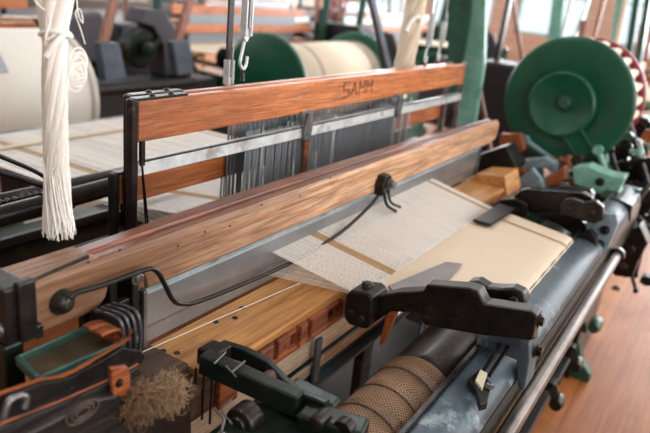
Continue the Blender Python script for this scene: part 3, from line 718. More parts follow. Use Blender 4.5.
# ================================================================ temples (cloth stretchers)
def temple(dx, label, far=False):
    t = thing('temple_arm', label, 'temple', (1.07 + dx, .2, .9), 'temples on the breast beam')
    P0 = [(.545, .935), (.548, .965), (.535, .985), (.52, .99), (.488, .985), (.453, 1.005), (.401, 1.026), (.395, 1.042), (.316, 1.062), (.298, 1.062), (.282, 1.042), (.202, 1.057), (.188, 1.052), (.187, 1.003), (.239, .990), (.274, .980), (.386, .958), (.406, .977), (.445, .965), (.459, .961), (.490, .925), (.535, .913)]
    m = MB(); m.prism([(a + 0, b) for a, b in P0], 0, 1.072 + dx, 1.108 + dx); m.build('arm', M['iron'], t, .004, 3)
    m = MB(); m.prism([(.548, .925), (.550, .975), (.54, .988), (.505, .996), (.490, .99), (.486, .955), (.492, .918), (.535, .913)], 0, 1.045 + dx, 1.115 + dx); h = m.build('head', M['iron'], t, .007, 3)
    m = MB(); bolts('side_screw', M['iron_soft'], h, [((1.045 + dx, .532, .945), 'x', .006, .005), ((1.045 + dx, .505, .940), 'x', .006, .005)]); m.lathe([(.013, -.006), (.012, .006), (.007, .008)], (1.08 + dx, .52, .994), 'z', 16); m.build('head_screw', M['iron_soft'], h, .001)
    m = MB(); K0 = [(.345, 1.020), (.340, 1.038), (.322, 1.046), (.30, 1.040), (.275, 1.046), (.255, 1.054), (.233, 1.051), (.224, 1.033), (.23, 1.018), (.29, 1.012)]
    m.prism([(a, b + .004) for a, b in K0], 0, 1.14 + dx, 1.175 + dx); kp = m.build('link_plate', M['iron'], t, .006, 3)
    bolts('link_bolt', M['iron_soft'], kp, [((1.14 + dx, .245, 1.038), 'x', .009, .012), ((1.14 + dx, .318, 1.034), 'x', .009, .012)])
    bolts('end_bolt', M['iron_soft'], t, [((1.09 + dx, .186, 1.036), 'y', .009, .008), ((1.10 + dx, .20, 1.000), 'y', .007, .012)])
    # hooked finger below the head
    m = MB(); m.prism([(.462, .965), (.448, .962), (.455, .93), (.468, .88), (.474, .88), (.470, .94)], 0, 1.075 + dx, 1.09 + dx); m.build('finger', M['leather'] if not far else M['iron'], t, .001)
    # plate lying on the cloth
    m = MB(); m.prism([(p.x + dx, p.y) for p in (at(388, 286, z=.952), at(446, 262, z=.952), at(462, 264, z=.952), at(440, 290, z=.952), at(400, 300, z=.952))], 2, .948, .954); m.build('flap_plate', M['lavender'] if not far else M['iron_soft'], t, .002)
    m = MB(); m.lathe([(.012, 1.10 + dx), (.014, 1.12 + dx), (.014, 1.24 + dx), (.008, 1.25 + dx)], (0, .47, .935), 'x', 16); m.build('spiked_roller', M['steel'], t)
    # foot bracket bolted to the breast beam
    m = MB(); m.prism([(.292, .94), (.292, .985), (.20, .998), (.19, .95), (.186, .885), (.20, .885), (.212, .938)], 0, 1.105 + dx, 1.165 + dx); fb = m.build('foot', M['blue'], t, .003)
    m = MB(); bolt(m, (1.135 + dx, .188, .955), 'y', .010, .012); m.build('foot_bolt', M['iron'], fb, .001)
    return t
temple(0, 'big black cast temple arm reaching over the perforated roll, nearest the camera')
def yz(pix, x): return [(p.y, p.z) for p in (at(u, v, x=x) for u, v in pix)]
t = thing('temple_arm', 'smaller looking black temple arm at the far cloth edge by the green drum', 'temple', (2.0, .3, .95), 'temples on the breast beam')
MB().prism(yz([(512, 198), (520, 191), (528, 189), (582, 193), (592, 198), (592, 210), (572, 214), (540, 213), (520, 212), (512, 207)], 2.03), 0, 2.03, 2.07).build('arm', M['iron'], t, .003)
MB().prism(yz([(488, 208), (500, 200), (514, 199), (528, 204), (526, 218), (510, 220), (494, 216)], 2.0), 0, 2.0, 2.06).build('head', M['iron'], t, .004)
bolts('head_screw', M['iron_soft'], t, [((2.0, *yz([q], 2.0)[0]), 'x', .007, .006) for q in ((503, 208), (517, 210))])
m = MB(); m.prism(yz([(559, 207), (564, 200), (572, 199), (583, 203), (595, 201), (603, 207), (604, 220), (594, 224), (574, 219), (561, 215)], 1.96), 0, 1.96, 1.99); kp = m.build('link_plate', M['iron_soft'], t, .005, 3)
bolts('link_bolt', M['iron_soft'], kp, [((1.96, *yz([q], 1.96)[0]), 'x', .010, .010) for q in ((569, 208), (592, 212))])
m = MB(); m.prism([(p.x, p.y) for p in (at(473, 219, z=.96), at(499, 203, z=.96), (at(516, 208, z=.96)), at(491, 224, z=.96))], 2, .951, .960); m.build('flap_plate', M['iron'], t, .002)
m = MB(); m.prism(yz([(585, 224), (600, 214), (616, 214), (618, 224), (607, 250), (597, 262), (590, 256)], 1.99), 0, 1.99, 2.03); fb = m.build('foot', M['blue_light'], t, .003)
bolts('foot_bolt', M['iron'], fb, [((1.99, *yz([q], 1.99)[0]), 'x', .010, .010) for q in ((600, 244), (605, 230))])
MB().prism(yz([(574, 236), (590, 230), (596, 238), (596, 258), (588, 264), (582, 250)], 1.93), 0, 1.93, 1.96).build('clamp', M['iron'], t, .003)
MB().prism(yz([(530, 216), (556, 214), (580, 222), (590, 232), (574, 238), (556, 226)], 1.98), 0, 2.0, 2.03).build('lower_bar', M['iron'], t, .003)

# adjuster bracket with tag, mounted on the beam at the left of the near temple
ab = thing('adjuster_bracket', 'small black bracket with cream tag and bolt on the front beam', 'bracket', (.97, .24, .93))
z_ = .95
m = MB(); m.bar(at(483, 372, z=z_), at(503, 338, z=z_ + .01), .006, .006); m.bar(at(489, 376, z=z_), at(509, 345, z=z_ + .01), .006, .006); m.build('arm', M['iron'], ab, .001)
m = MB(); m.prism([(p.x, p.y) for p in (at(468, 378, z=z_), at(480, 368, z=z_), at(492, 384, z=z_), at(488, 402, z=z_), at(480, 404, z=z_), at(476, 390, z=z_))], 2, .935, .950); m.build('base', M['iron'], ab, .002)
m = MB(); m.prism([(p.x, p.y) for p in (at(475, 382, z=.952), at(480, 371, z=.952), at(487, 375, z=.952), at(482, 391, z=.952))], 2, .950, .956); m.build('tag', M['tape'], ab, .001)
bolts('bolt', M['steel'], ab, [(tuple(at(489, 387, z=.951)), 'z', .006, .008, 1)])

# ================================================================ weft stop motion (near left) : forked casting
rk = thing('picking_bracket', 'black and green forked casting with pins in the bottom centre foreground', 'bracket', (.75, .5, .86))
def bz(u, v, z): return at(u, v, z=z)
Z1 = .975
def barpix(m, a, b, z0, z1, w, h): m.bar(bz(*a, z0), bz(*b, z1), w, h)
m = MB(); barpix(m, (203, 361), (300, 404), .965, .955, .026, .036); m.build('near_arm', M['green_dark'], rk, .004, 3)
m = MB(); m.loft([[p + Vector((-.007, 0, -.014)), p + Vector((.007, 0, -.014)), p + Vector((.007, 0, .012)), p + Vector((-.007, 0, .012))] for p in [bz(222, 347, .965), bz(245, 354, .965), bz(268, 366, .962), bz(285, 385, .958), bz(300, 397, .955), bz(326, 408, .95)]]); m.build('far_arm', M['green_dark'], rk, .003, 3)
m = MB(); pp = [bz(196, 356, .967), bz(212, 346, .967), bz(232, 353, .967), bz(215, 364, .967)]; m.prism([(p.x, p.y) for p in pp], 2, .952, .982); m.build('head_block', M['iron_soft'], rk, .004, 3)
m = MB()
for a, b in (((214, 364), (226, 352)), ((232, 372), (245, 361)), ((226, 366), (236, 377))): m.tube([bz(*a, .984), bz(*b, .984)], .0014, 6)
m.build('cross_pin', M['steel'], rk)
m = MB(); m.lathe([(.010, -.028), (.016, -.026), (.016, .012), (.010, .014)], bz(268, 382, .955), 'x', 20); m.build('spool', M['grime_wood'], rk, .001)
m = MB(); m.lathe([(.013, -.012), (.013, .012)], bz(285, 393, .95), 'x', 20); m.build('collar', M['iron_soft'], rk, .001)
m = MB(); m.bar(bz(290, 392, .93), bz(335, 415, .92), .03, .05); m.bar(bz(300, 420, .93), bz(365, 440, .93), .045, .05); m.build('pivot_block', M['green_dark'], rk, .006, 3)
pl = [bz(258, 398, .93), bz(300, 404, .93), bz(330, 430, .93), bz(340, 470, .93), bz(245, 470, .93), bz(222, 430, .93), bz(228, 408, .93)]
m = MB(); m.prism([(p.x, p.y) for p in pl], 2, .86, .928); m.build('green_housing', M['green_dark'], rk, .008, 3)
m = MB(); m.lathe([(.012, -.004), (.014, 0), (.024, 0), (.026, .006), (.026, .03)], bz(238, 425, .93) - Vector((0, 0, .0)), 'x', 24); m.build('round_boss', M['iron_soft'], rk, .002)
m = MB(); m.tube(smoothpath([bz(214, 408, .95), bz(224, 420, .95), bz(222, 432, .95), bz(236, 438, .95)], 5), .0018, 6); m.tube(smoothpath([bz(232, 400, .95), bz(222, 410, .95), bz(232, 424, .95)], 5), .0015, 6); m.build('spring_wire', M['steel'], rk)
for u in (196, 204, 212):
    m = MB(); p = bz(u, 368 + (u - 196) * .5, .955); m.tube([p, p + Vector((0, 0, -.09))], .0022, 6); m.build('fork_tine', M['iron'], rk)
m = MB(); p = bz(322, 418, .955); m.lathe([(.008, -.02), (.012, -.018), (.012, .01), (.007, .014)], p, 'x', 12); q = bz(345, 428, .95); m.lathe([(.016, -.01), (.016, .008)], q, 'x', 14); m.build('greasy_nut', M['iron_soft'], rk, .001)
MB().bar((.60, .46, .50), (.70, .45, .90), .06, .08).build('stand', M['green_dark'], rk, .006) if 0 else None
m = MB(); m.bar((.72, .44, .30), (.72, .44, .88), .07, .06, (0, 1, 0)); m.bar((.34, .44, .60), (.72, .44, .60), .05, .05); m.build('stand', M['blue'], rk, .006)

# ================================================================ bobbin battery (green drum)
bt = thing('bobbin_battery', 'large round green battery drum with bolt and radial arm at the right end', 'battery', (2.95, .588, 1.189))
bc = (0, .588, 1.189)
MB().lathe([(.001, 2.905), (.155, 2.905), (.165, 2.900), (.250, 2.897), (.264, 2.900), (.268, 2.908), (.268, 2.916), (.262, 2.922), (.001, 2.925)], bc, 'x', 72).build('front_disc', M['green'], bt)
m = MB(); m.lathe([(.001, 2.872), (.118, 2.870), (.124, 2.864), (.132, 2.864), (.138, 2.870), (.139, 2.903)], (0, .605, 1.178), 'x', 56); m.build('cover_plate', M['green'], bt)
m = MB(); m.lathe([(.038, 2.864), (.036, 2.860), (.036, 2.872)], bc, 'x', 28); m.lathe([(.001, 2.838), (.024, 2.838), (.027, 2.842), (.027, 2.864)], bc, 'x', 6, False); m.build('centre_bolt', M['green_cast'], bt, .001)
m = MB()
a = Vector((2.888, .55, 1.085)); b = Vector((2.888, .425, .955))
d = (b - a).normalized(); s_ = Vector((0, -d.z, d.y)) * .036
m.bar(a + s_, b + s_, .045, .012, s_); m.bar(a - s_, b - s_, .045, .012, s_); m.bar(a, b, .016, .07, s_)
m.build('radial_arm', M['green'], bt, .003)
m = MB(); m.lathe([(.022, 2.86), (.034, 2.865), (.034, 2.93)], (0, .43, .965), 'x', 24); m.build('arm_boss', M['green_dark'], bt)
m = MB(); m.lathe([(.225, 3.22), (.25, 3.22), (.262, 3.225), (.262, 3.245), (.25, 3.25), (.225, 3.25)], bc, 'x', 64); 
m.build('rear_ring', M['red_rim'], bt)
m = MB()
for k in range(8):
    a_ = 2 * PI * k / 8; m.bar((3.235, .588 + .05 * math.cos(a_), 1.189 + .05 * math.sin(a_)), (3.235, .588 + .235 * math.cos(a_), 1.189 + .225 * math.sin(a_)), .012, .02, (1, 0, 0))
m.lathe([(.06, 3.30), (.06, 3.35)], bc, 'x', 24); m.lathe([(.03, 2.92), (.03, 3.6)], bc, 'x', 20); m.build('rear_spider', M['iron_soft'], bt)
m = MB(); m.lathe([(.200, 2.93), (.222, 2.94), (.222, 2.955), (.2, 2.96)], bc, 'x', 48); m.build('pocket_ring', M['steel'], bt)
bob = thing('yarn_bobbin', 'white bobbin held in the rim of the green battery drum', 'bobbin', (2.93, .588, 1.189 + .245), 'bobbins in the battery rim')
bq = (0, .588, 1.189 + .245)
MB().lathe([(.006, 2.93), (.020, 2.932), (.0215, 2.945), (.020, 2.965), (.012, 2.97)], bq, 'x', 14).build('butt', M['white'], bob)
MB().lathe([(.010, 2.97), (.017, 2.99), (.0175, 3.12), (.008, 3.205)], bq, 'x', 12).build('yarn_winding', M['yarn_cream'], bob)
MB().lathe([(.007, 3.205), (.006, 3.215), (.004, 3.216)], bq, 'x', 10).build('tip', M['stick'], bob)
full = [k for k in range(26)]
for k in full[1:]:
    if k in (8, 9, 15): continue
    a_ = 2 * PI * k / 26
    y, z = .588 - .245 * math.sin(a_), 1.189 + .245 * math.cos(a_)
    dup(bob, (2.93, y, z))
m = MB(); m.bar((3.0, .62, .90), (3.0, .60, 1.12), .05, .10); m.bar((3.2, .62, .86), (3.2, .6, 1.19), .04, .08); m.build('stand', M['green_cast'], bt, .005)

# ================================================================ right-end mechanism castings
random.seed(21)
def casting(name, mat, pix, x, th, label, cat='casting', bolts=(), bev=.004):
    q = [at(u, v, x=x) for u, v in pix]
    c = sum(q, Vector()) / len(q)
    t = thing(name, label, cat, (x, c.y, c.z))
    m = MB(); m.prism([(p.y, p.z) for p in q], 0, x, x + th); m.build('body', M[mat], t, bev)
    if bolts:
        for u, v, r in bolts: p = at(u, v, x=x); m = MB(); bolt(m, (x, p.y, p.z), 'x', r, r); m.build('bolt', M['iron_soft'], t, .001)
    return t
casting('lever_casting', 'green_pale', [(572, 168), (588, 166), (600, 172), (612, 176), (625, 178), (618, 192), (622, 198), (606, 198), (590, 190), (574, 184)], 2.58, .10, 'dusty pale green casting right under the drum\'s arm', bolts=[(600, 182, .012)])
casting('link_casting', 'blue_light', [(510, 166), (524, 160), (545, 158), (556, 164), (554, 176), (546, 168), (534, 168), (520, 174)], 2.62, .05, 'pale blue-grey bent link lying between drum and lay', bev=.003)
casting('support_plate', 'blue_light', [(520, 178), (532, 168), (540, 178), (546, 196), (530, 200), (518, 194)], 2.5, .03, 'pale blue upright plate right of the blurred leather scrap', bev=.003)
casting('leather_buffer', 'leather', [(545, 178), (556, 172), (565, 166), (566, 180), (556, 186), (546, 186)], 2.55, .04, 'small orange-pink leather buffer below the green drum')
casting('black_lever', 'iron', [(530, 206), (548, 192), (562, 186), (590, 190), (594, 196), (580, 204), (556, 210)], 2.33, .04, 'black lever plate behind the far temple arm', bolts=[(560, 199, .012), (580, 196, .012)])
casting('shaft_block', 'iron', [(600, 196), (620, 200), (632, 206), (630, 222), (612, 228), (598, 218)], 2.46, .12, 'square black shaft block right of the far temple', bolts=[(614, 212, .014)])
casting('gear_housing', 'iron', [(612, 236), (640, 226), (648, 244), (638, 262), (632, 278), (614, 276), (606, 258)], 2.66, .10, 'black gear housing where the hand tube ends', bolts=[(630, 248, .02), (624, 266, .014)])
casting('rust_block', 'leather', [(500, 134), (520, 134), (524, 150), (512, 158), (498, 150)], 2.75, .05, 'rusty brown block behind the far end of the lay')
casting('wooden_picker', 'race', [(460, 182), (478, 174), (505, 176), (508, 196), (496, 210), (478, 212), (462, 200)], 2.24, .16, 'honey wooden shuttle box bottom beyond the cloth\'s right edge', 'shuttle box')
casting('red_buffer', 'leather', [(483, 202), (492, 198), (496, 208), (490, 216), (483, 214)], 2.18, .03, 'small dark red buffer beside the honey wooden block')
casting('dark_box', 'iron', [(470, 158), (505, 146), (516, 166), (500, 178), (474, 176)], 2.42, .12, 'dark box iron under the far end of the lay cap')
# rods, springs and gear wheels clutter at the end of the loom
em = thing('end_gearing', 'cluster of dark gears and levers along the far right edge of the loom', 'gearing', (3.0, .35, .8))
for (u, v, x, r, w, mt) in ((636, 200, 3.05, .075, .03, 'iron'), (622, 150, 3.15, .045, .05, 'iron_soft'), (645, 172, 3.2, .06, .04, 'iron'), (606, 172, 3.0, .035, .05, 'iron_soft'), (628, 230, 2.95, .05, .05, 'iron'), (640, 128, 3.3, .05, .04, 'iron_soft'), (646, 215, 3.3, .07, .04, 'iron'), (560, 172, 2.9, .04, .06, 'iron_soft'), (535, 150, 2.95, .03, .08, 'iron')):
    p = at(u, v, x=x); m = MB(); m.lathe([(r * .35, 0), (r * .4, -.015), (r * .4, 0), (r * .85, .002), (r, .004), (r, w), (r * .3, w + .005)], p, 'x', 24, False)
    for k in range(int(r * 260)):
        a_ = 2 * PI * k / int(r * 260); m.bar((p.x + w / 2, p.y + r * math.cos(a_), p.z + r * math.sin(a_)), (p.x + w / 2, p.y + (r + .007) * math.cos(a_), p.z + (r + .007) * math.sin(a_)), w, .006, (0, -math.sin(a_), math.cos(a_)))
    m.build('gear', M[mt], em)
for (a0, b0, x, r, mt) in (((610, 150), (640, 240), 2.95, .010, 'iron'), ((628, 120), (650, 190), 3.1, .012, 'iron_soft'), ((598, 150), (612, 190), 2.85, .012, 'green_pale'), ((600, 165), (650, 160), 3.0, .010, 'iron'), ((620, 200), (650, 230), 2.9, .014, 'iron'), ((655, 180), (610, 235), 3.0, .008, 'steel'), ((618, 230), (636, 290), 2.7, .007, 'iron'), ((645, 235), (636, 275), 2.9, .007, 'iron'), ((525, 140), (560, 165), 2.8, .012, 'blue_light'), ((500, 160), (540, 172), 2.7, .010, 'steel'), ((603, 132), (604, 168), 3.0, .02, 'green_pale')):
    p, q = at(*a0, x=x), at(*b0, x=x); m = MB(); m.tube([p, q], r, 8); m.lathe([(r * 1.7, -.012), (r * 1.7, .012)], p, 'x', 10); m.lathe([(r * 1.5, -.012), (r * 1.5, .012)], q, 'x', 10); m.build('rod', M[mt], em)
m = MB(); m.box(2.78, 3.35, .22, .62, .55, .80); m.build('gear_case', M['green_dark'], em, .01)
m = MB(); m.box(2.80, 3.3, .30, .60, 0, .55); m.build('leg_casting', M['iron'], em, .01)
m = MB(); p = at(640, 60, x=3.9)
rd = casting('frame_plate', 'iron', [(590, 130), (640, 140), (650, 180), (648, 215), (600, 200), (585, 165)], 3.42, .04, 'dark machine frame plate behind the gears at the right')

random.seed(33)
for k in range(34):
    u, v = random.uniform(495, 650), random.uniform(160, 192)
    if u > 600: v = random.uniform(125, 290)
    x = random.uniform(2.55, 3.1) if v < 215 else random.uniform(2.75, 3.2)
    p = at(u, v, x=x); a_, b_ = random.uniform(.012, .035), random.uniform(.012, .03)
    mt = random.choice(['iron', 'iron', 'iron_soft', 'iron_soft', 'blue_light', 'green_pale', 'green_cast', 'steel', 'leather'] if v < 200 else ['iron', 'iron', 'iron_soft', 'green_dark', 'steel'])
    m = MB(); th = random.uniform(0, PI)
    if k % 3 == 0: m.lathe([(a_ * .4, 0), (a_, .004), (a_, .02), (a_ * .5, .024), (a_ * .5, .05)], p, random.choice('xyz'), 14, False)
    else:
        n_ = random.choice((5, 6, 7)); m.prism([(p.y + a_ * random.uniform(.7, 1.5) * math.cos(th + 2 * PI * j / n_), p.z + b_ * random.uniform(.7, 1.4) * math.sin(th + 2 * PI * j / n_)) for j in range(n_)], 0, p.x, p.x + random.uniform(.015, .06))
    m.build('small_casting', M[mt], em, .003)

# ================================================================ neighbouring looms
def neighbour(loc, rotz, label, flangemat='green', rollmat='yarn_cream', stripes=False, frame='green_cast', seed=1, lo=1.15, hi=2.35, rr=.20, rz=.62, by=1.72, fl=.08, picks=True, dark=False):
    """generic loom, local: front y=0, back y=2.1, width x 0..3"""
    random.seed(seed)
    t = thing('power_loom', label, 'loom', (0, 0, 0), 'looms in the rows behind')
    for x in (.35, 2.9):
        m = side_frame(x, .05); m.build('side_frame', M[frame], t, .004)
    m = MB(); m.box(.3, 2.95, .22, .30, .86, .94); m.build('breast_beam', M['blue'], t, .006)
    wa, wb_ = ('grime_wood', 'dark_wood') if dark else ('cap', 'redwood')
    m = MB(); m.box(.3, 2.95, .70, .80, 1.03, 1.13); m.build('lay_cap', M[wa], t, .006)
    m = MB(); m.box(.3, 2.95, .62, .80, .84, .94); m.build('lay_beam', M[wb_], t, .006)
    m = MB(); m.box(.6, 2.8, .74, .75, .94, 1.03); m.build('reed', M['reed'], t)
    m = MB(); m.box(.7, 2.7, .95, .97, 1.20, 1.28); m.build('heddle_bar', M['moulding' if dark else 'orange'], t, .003)
    m = MB(); m.box(.7, 2.7, 1.02, 1.04, 1.05, 1.12); m.build('heddle_bar', M['moulding' if dark else 'orange'], t, .003)
    m = MB(); m.box(.9, 2.5, .96, .975, .96, 1.2); m.build('heddles', M['heddle'], t)
    m = MB(); m.box(lo, hi, .30, .95, .945, .950); m.add([] if dark else [(lo, .95, .95), (hi, .95, .95), (hi, 1.95, .985), (lo, 1.95, .985), (lo, .95, .945), (hi, .95, .945), (hi, 1.95, .98), (lo, 1.95, .98)], [] if dark else [(0, 1, 2, 3), (7, 6, 5, 4), (0, 4, 5, 1), (1, 5, 6, 2), (2, 6, 7, 3), (3, 7, 4, 0)]); m.build('warp_sheet', M['cloth'], t)
    m = MB(); m.box(.0, .33, .85, 1.45, .5, 1.16); m.build('end_housing', M['black'], t, .02)
    m = MB(); m.box(2.98, 3.2, .9, 1.3, .5, 1.1); m.build('end_housing', M['green_dark'], t, .02)
    if dark: m = MB(); m.box(.4, 2.9, 1.0, 1.7, .55, 1.10); m.build('dark_cover', M['black'], t, .02)
    for x in (.38, 2.92):
        m = MB(); m.prism([(.95, .85), (1.04, .85), (1.10, 1.5), (1.16, 2.15), (1.08, 2.15), (1.02, 1.5)], 0, x, x + .035); m.build('arch_post', M[frame], t, .003)
    m = MB(); m.box(.38, 2.95, 1.06, 1.16, 2.15, 2.22); m.build('arch_rail', M[frame], t, .004)
    m = MB(); m.cyl((lo - .05, 2.02, .98), (hi + .05, 2.02, .98), .025, 18); m.build('whip_roll', M['steel'], t)
    m = MB(); m.lathe([(.03, .45), (.03, 2.85)], (0, by, rz), 'x', 12); m.build('beam_shaft', M['iron'], t)
    m = MB(); m.lathe([(.04, lo - .03), (rr, lo - .02), (rr, hi + .02), (.04, hi + .03)], (0, by, rz), 'x', 48); m.build('warp_roll', M[rollmat], t)
    for x in (lo - .06, hi + .03): MB().lathe([(.06, -.03), (rr + fl * .8, 0), (rr + fl, .005), (rr + fl, .025), (rr + fl * .7, .03), (.1, .05)], (x, by, rz), 'x', 48).build('flange', M[flangemat], t)
    if stripes:
        for x in (lo + .10, hi - .32):
            m = MB(); m.lathe([(rr + .002, x), (rr + .002, x + .02)], (0, by, rz), 'x', 48); m.build('purple_stripe', M['purple'], t)
    # end machinery: motor, plates, picker sticks, gears
    m = MB(); m.lathe([(.04, 0), (.12, .01), (.13, .04), (.13, .26), (.10, .28), (.04, .29)], (.02, 1.55, .82), 'x', 24); m.build('motor', M['motor'], t)
    m = MB(); m.prism([(1.95, .62), (1.55, .62), (1.5, .85), (1.55, 1.02), (1.68, 1.14), (1.8, 1.12), (1.9, .95)], 0, .12, .20); m.build('belt_guard', M['motor'], t, .02)
    m = MB(); m.lathe([(.02, -.03), (.04, -.02), (.04, .0), (.20, .0), (.22, .005), (.22, .05), (.03, .06)], (3.12, 1.5, .72), 'x', 32); m.build('pulley', M['iron'], t)
    for x in ((.22, 3.05) if picks else ()): m = MB(); m.bar((x, .78, .25), (x + .04, .84, 1.5), .03, .05); m.build('picker_stick', M['stick'], t, .003)
    for k in range(9):
        m = MB(); x = random.choice((random.uniform(-.15, .3), random.uniform(2.95, 3.25))); y = random.uniform(.3, 1.9); z = random.uniform(.55, 1.0)
        m.lathe([(.02, 0), (random.uniform(.04, .1), .0), (random.uniform(.04, .1), .04), (.02, .05)], (x, y, z), 'x', 18, False)
        m.bar((x, y, z), (x + random.uniform(-.1, .1), y + random.uniform(-.2, .2), z - .3), .025, .03)
        m.build('gear', M['iron'], t)
    t.location = loc; t.rotation_euler = (0, 0, rotz)
    return t
# behind us, back to back (turned half round): local x = X0 - X, local y = Y0 - Y
neighbour((6.90, 5.13, 0), PI, 'loom behind with green-flanged beam and two purple stripes on cream yarn', stripes=True, lo=1.82, hi=3.02, rr=.30, rz=.82, by=2.25, seed=3)
neighbour((3.55, 5.13, 0), PI, 'dark loom behind on the left with grey-white yarn roll', rollmat='yarn_grey', flangemat='yarn_grey', frame='green_dark', lo=1.50, hi=2.60, rr=.32, rz=.90, by=2.25, fl=.005, picks=False, seed=4)
neighbour((10.2, 5.1, 0), PI, 'third loom of the row behind, far right beyond the striped beam', frame='green_cast', seed=5)
neighbour((4.6, .15, 0), 0, 'next loom in our own row, past the green drum', frame='green_pale', seed=6)
neighbour((8.2, .15, 0), 0, 'second loom past the green drum in our own row', frame='green_cast', seed=7)
neighbour((11.8, .15, 0), 0, 'farthest loom in our own row near the bright windows', frame='green_pale', seed=8)
for i, (xx, lb) in enumerate(((.2, 'dark green loom two rows back at the far left'), (3.6, 'green loom two rows back behind the upright slate plates'), (7.0, 'green loom two rows back behind the striped beam'), (10.4, 'farthest green loom two rows back on the right'))):
    neighbour((xx, 5.75, 0), 0, lb, frame='green_cast', seed=20 + i, dark=True)

m = MB(); arc = [(2.88 + R_ * math.cos(a), .90 + R_ * math.sin(a)) for R_, rg_ in ((.326, 1), (.322, -1)) for a in [math.radians(80 + 68 * k / 10) for k in range(11)][::rg_]]
m.loft([[(x, y, z) for y, z in arc] for x in (.95, 1.3, 1.68)])
tag(m.build('yarn_sheet', M['sheet']), 'bluish grey yarn sheet over the upper half of the roll behind on the left', 'yarn sheet')
# slate plates and reddish sticks on the loom end behind
for (a, b, c, d, lb) in (((100, 43), (119, 43), (127, 78), (106, 82), 'left slate-grey upright plate among the black castings behind'), ((173, 42), (190, 41), (194, 73), (178, 76), 'right slate-grey upright plate among the black castings behind')):
    q = [at(*p, y=2.9) for p in (a, b, c, d)]; m = MB(); m.prism([(p.x, p.z) for p in q], 1, 2.9, 2.96); tag(m.build('slate_plate', M['slate'], None, .004), lb, 'plate')
for (a, b, lb) in (((103, 43), (119, -20), 'reddish wooden stick rising from the left slate plate'), ((177, 42), (196, -20), 'reddish wooden stick rising from the right slate plate')):
    p, q = at(*a, y=3.0), at(*b, y=3.0); m = MB(); m.bar(p, q, .055, .03, (0, 1, 0)); tag(m.build('picker_stick', M['stick'], None, .004), lb, 'stick')
for (a, b, y, w, mt, lb) in (((389, 74), (369, -10), 1.9, .05, 'slate', 'grey steel stay leaning behind the middle of the front frame'), ((486, 125), (473, 55), 1.0, .028, 'stick', 'thin brown stick leaning left of the green drum'), ((522, 58), (512, -10), 1.5, .035, 'stick', 'thin pinkish stick leaning above the green drum')):
    p, q = at(*a, y=y), at(*b, y=y); p = q + (p - q) * (q.z / (q.z - p.z)); m = MB(); m.bar(p, q, w, w * .6, (0, 1, 0)); tag(m.build('leaning_stick', M[mt], None, .003), lb, 'stick')
for (a, b, y, w, mt, nm, ct, lb) in (((562, 36), (574, -10), 1.15, .05, 'zinc', 'hanging_strap', 'strap', 'left one of two white straps above the green drum'), ((575, 36), (592, -10), 1.1, .045, 'zinc', 'hanging_strap', 'strap', 'right one of two white straps above the green drum'), ((596, 30), (606, -10), 1.0, .05, 'leather', 'leather_strap', 'strap', 'brown strap hanging just right of the two white ones'), ((618, 36), (628, -12), .95, .06, 'yarn_cream', 'yarn_hank', 'yarn', 'small cream hank above the drum\'s white bobbins'), ((642, 40), (650, -12), .8, .09, 'green_cast', 'machine_post', 'post', 'dark green post at the top right corner'), ((500, 45), (512, -12), 1.5, .06, 'iron', 'machine_bar', 'bar', 'dark bar right of the pale green arch post')):
    p, q = at(*a, y=y), at(*b, y=y); q = p + (q - p) * ((2.15 - p.z) / (q.z - p.z)); p = p - (q - p) * (.1 if 'strap' in nm or 'hank' in nm else .95); m = MB(); m.bar(p, q, w, w * .5, (0, 1, 0)); tag(m.build(nm, M[mt], None, .004), lb, ct)
# black castings between
t = thing('machine_bed', 'black machine bed with round housing between the two slate plates', 'machine', (2.8, 3.0, .4))
q = [at(*p, y=3.15) for p in ((30, 78), (120, 82), (200, 74), (200, 120), (30, 130))]
m = MB(); m.prism([(p.x, p.z) for p in q], 1, 3.0, 3.3); m.build('bed', M['black'], t, .01)
q = [at(*p, y=3.2) for p in ((134, 22), (140, 8), (160, 10), (172, 30), (178, 70), (160, 76), (158, 45), (148, 26))]
m = MB(); m.prism([(p.x, p.z) for p in q], 1, 3.15, 3.3); m.build('curved_guard', M['motor'], t, .01)
p = at(140, 48, y=3.2); m = MB(); m.lathe([(.02, -.08), (.05, -.075), (.05, -.03), (.11, -.03), (.125, -.02), (.125, .06)], p, 'y', 28, False); m.bar(p + Vector((-.1, -.05, -.08)), p + Vector((.1, -.06, .06)), .03, .03); m.build('round_housing', M['green_dark'], t)
q = [at(*p, y=3.3) for p in ((30, 18), (90, 10), (100, 30), (98, 60), (60, 60))]
m = MB(); m.prism([(p.x, p.z) for p in q], 1, 3.2, 3.3); m.build('back_guard', M['motor'], t, .02)
m = MB(); m.box(2.0, 3.7, 3.05, 3.25, .0, .75); m.build('base_casting', M['black'], t, .01)
# red handwheel
p = at(335, 3, y=4.6); t = thing('hand_wheel', 'dark red spoked hand wheel behind the striped warp beam', 'wheel', p)
m = MB(); r = .17; m.tube([(p.x + .0, p.y + r * math.cos(a), p.z + r * math.sin(a)) for a in [2 * PI * k / 32 for k in range(33)]], .018, 8); m.build('rim', M['red'], t)
m = MB()
for k in range(5): a = 2 * PI * k / 5; m.bar(p, p + Vector((0, r * math.cos(a), r * math.sin(a))), .02, .02, (1, 0, 0))
m.lathe([(.035, -.03), (.035, .03)], p, 'x', 16); m.build('spokes', M['red'], t)

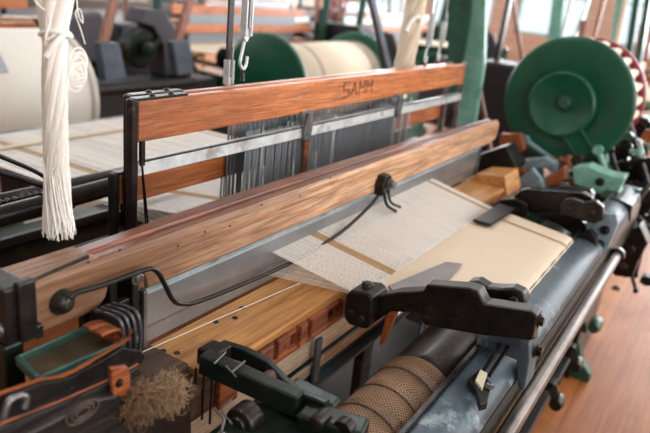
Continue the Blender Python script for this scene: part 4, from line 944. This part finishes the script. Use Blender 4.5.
# ceiling lamps
lampx = [(x, y) for x in (0, 4, 8, 12) for y in (-1.5, 1.6, 4.8, 8)]
lp = thing('ceiling_lamp', 'long fluorescent ceiling lamp over the looms', 'lamp', (0, -1.5, 3.6), 'fluorescent ceiling lamps')
MB().box(-.65, .65, -1.57, -1.43, 3.62, 3.68).build('housing', M['zinc'], lp)
m = MB(); m.cyl((-.6, -1.5, 3.6), (.6, -1.5, 3.6), .02, 10); m.build('lamp_tube', M['glow'], lp)
m = MB(); m.cyl((-.5, -1.5, 3.68), (-.5, -1.5, 4.2), .006, 6); m.cyl((.5, -1.5, 3.68), (.5, -1.5, 4.2), .006, 6); m.build('hanger', M['iron'], lp)
def area(name, loc, rot, sx, sy, e, col):
    l = bpy.data.lights.new(name, 'AREA'); l.shape = 'RECTANGLE'; l.size = sx; l.size_y = sy; l.energy = e; l.color = col
    o = bpy.data.objects.new(name, l); o.location = loc; o.rotation_euler = rot; C.objects.link(o); o['kind'] = 'helper'; return o
for i, (x, y) in enumerate(lampx):
    if i: dup(lp, (x, y, 3.6))
    area('lamp_light', (x, y, 3.57), (0, 0, 0), 1.2, .1, 22, (.88, .94, 1))
# daylight through the windows
for k, s in enumerate(wins_x): area('window_daylight', (15.95, (s[0] + s[1]) / 2, 2.2), (0, PI / 2, 0), 2.4, 1.5, 310, (.88, .94, 1))
for k, s in enumerate(wins_y): area('window_daylight', ((s[0] + s[1]) / 2, 9.95, 2.3), (-PI / 2, 0, 0), 1.7, 2.2, 60, (.88, .94, 1))
for k, s in enumerate(wins_y): area('window_daylight', ((s[0] + s[1]) / 2, -3.95, 2.2), (PI / 2, 0, 0), 1.7, 2.4, 60, (1, .98, .95))

w = bpy.data.worlds.new('daylight'); bpy.context.scene.world = w; w.use_nodes = True
w.node_tree.nodes['Background'].inputs[0].default_value = (.86, .93, 1, 1); w.node_tree.nodes['Background'].inputs[1].default_value = 1.1

# ---------------------------------------------------------------- camera
cd = bpy.data.cameras.new('camera'); cam = bpy.data.objects.new('camera', cd); C.objects.link(cam)
cam.matrix_world = Matrix.Translation(CAM) @ R.to_4x4()
cd.sensor_width = 36; cd.lens = 36 * F / 650; cd.clip_start = .05
cd.dof.use_dof = True; cd.dof.focus_distance = 1.22; cd.dof.aperture_fstop = 3.0
bpy.context.scene.camera = cam
for o in bpy.data.objects:
    if '_o' in o: del o['_o']
vs_ = bpy.context.scene.view_settings
bpy.context.scene.display_settings.display_device = 'sRGB'
vs_.view_transform = 'Standard'; vs_.look = 'None'; vs_.gamma = 1; vs_.exposure = 0.26
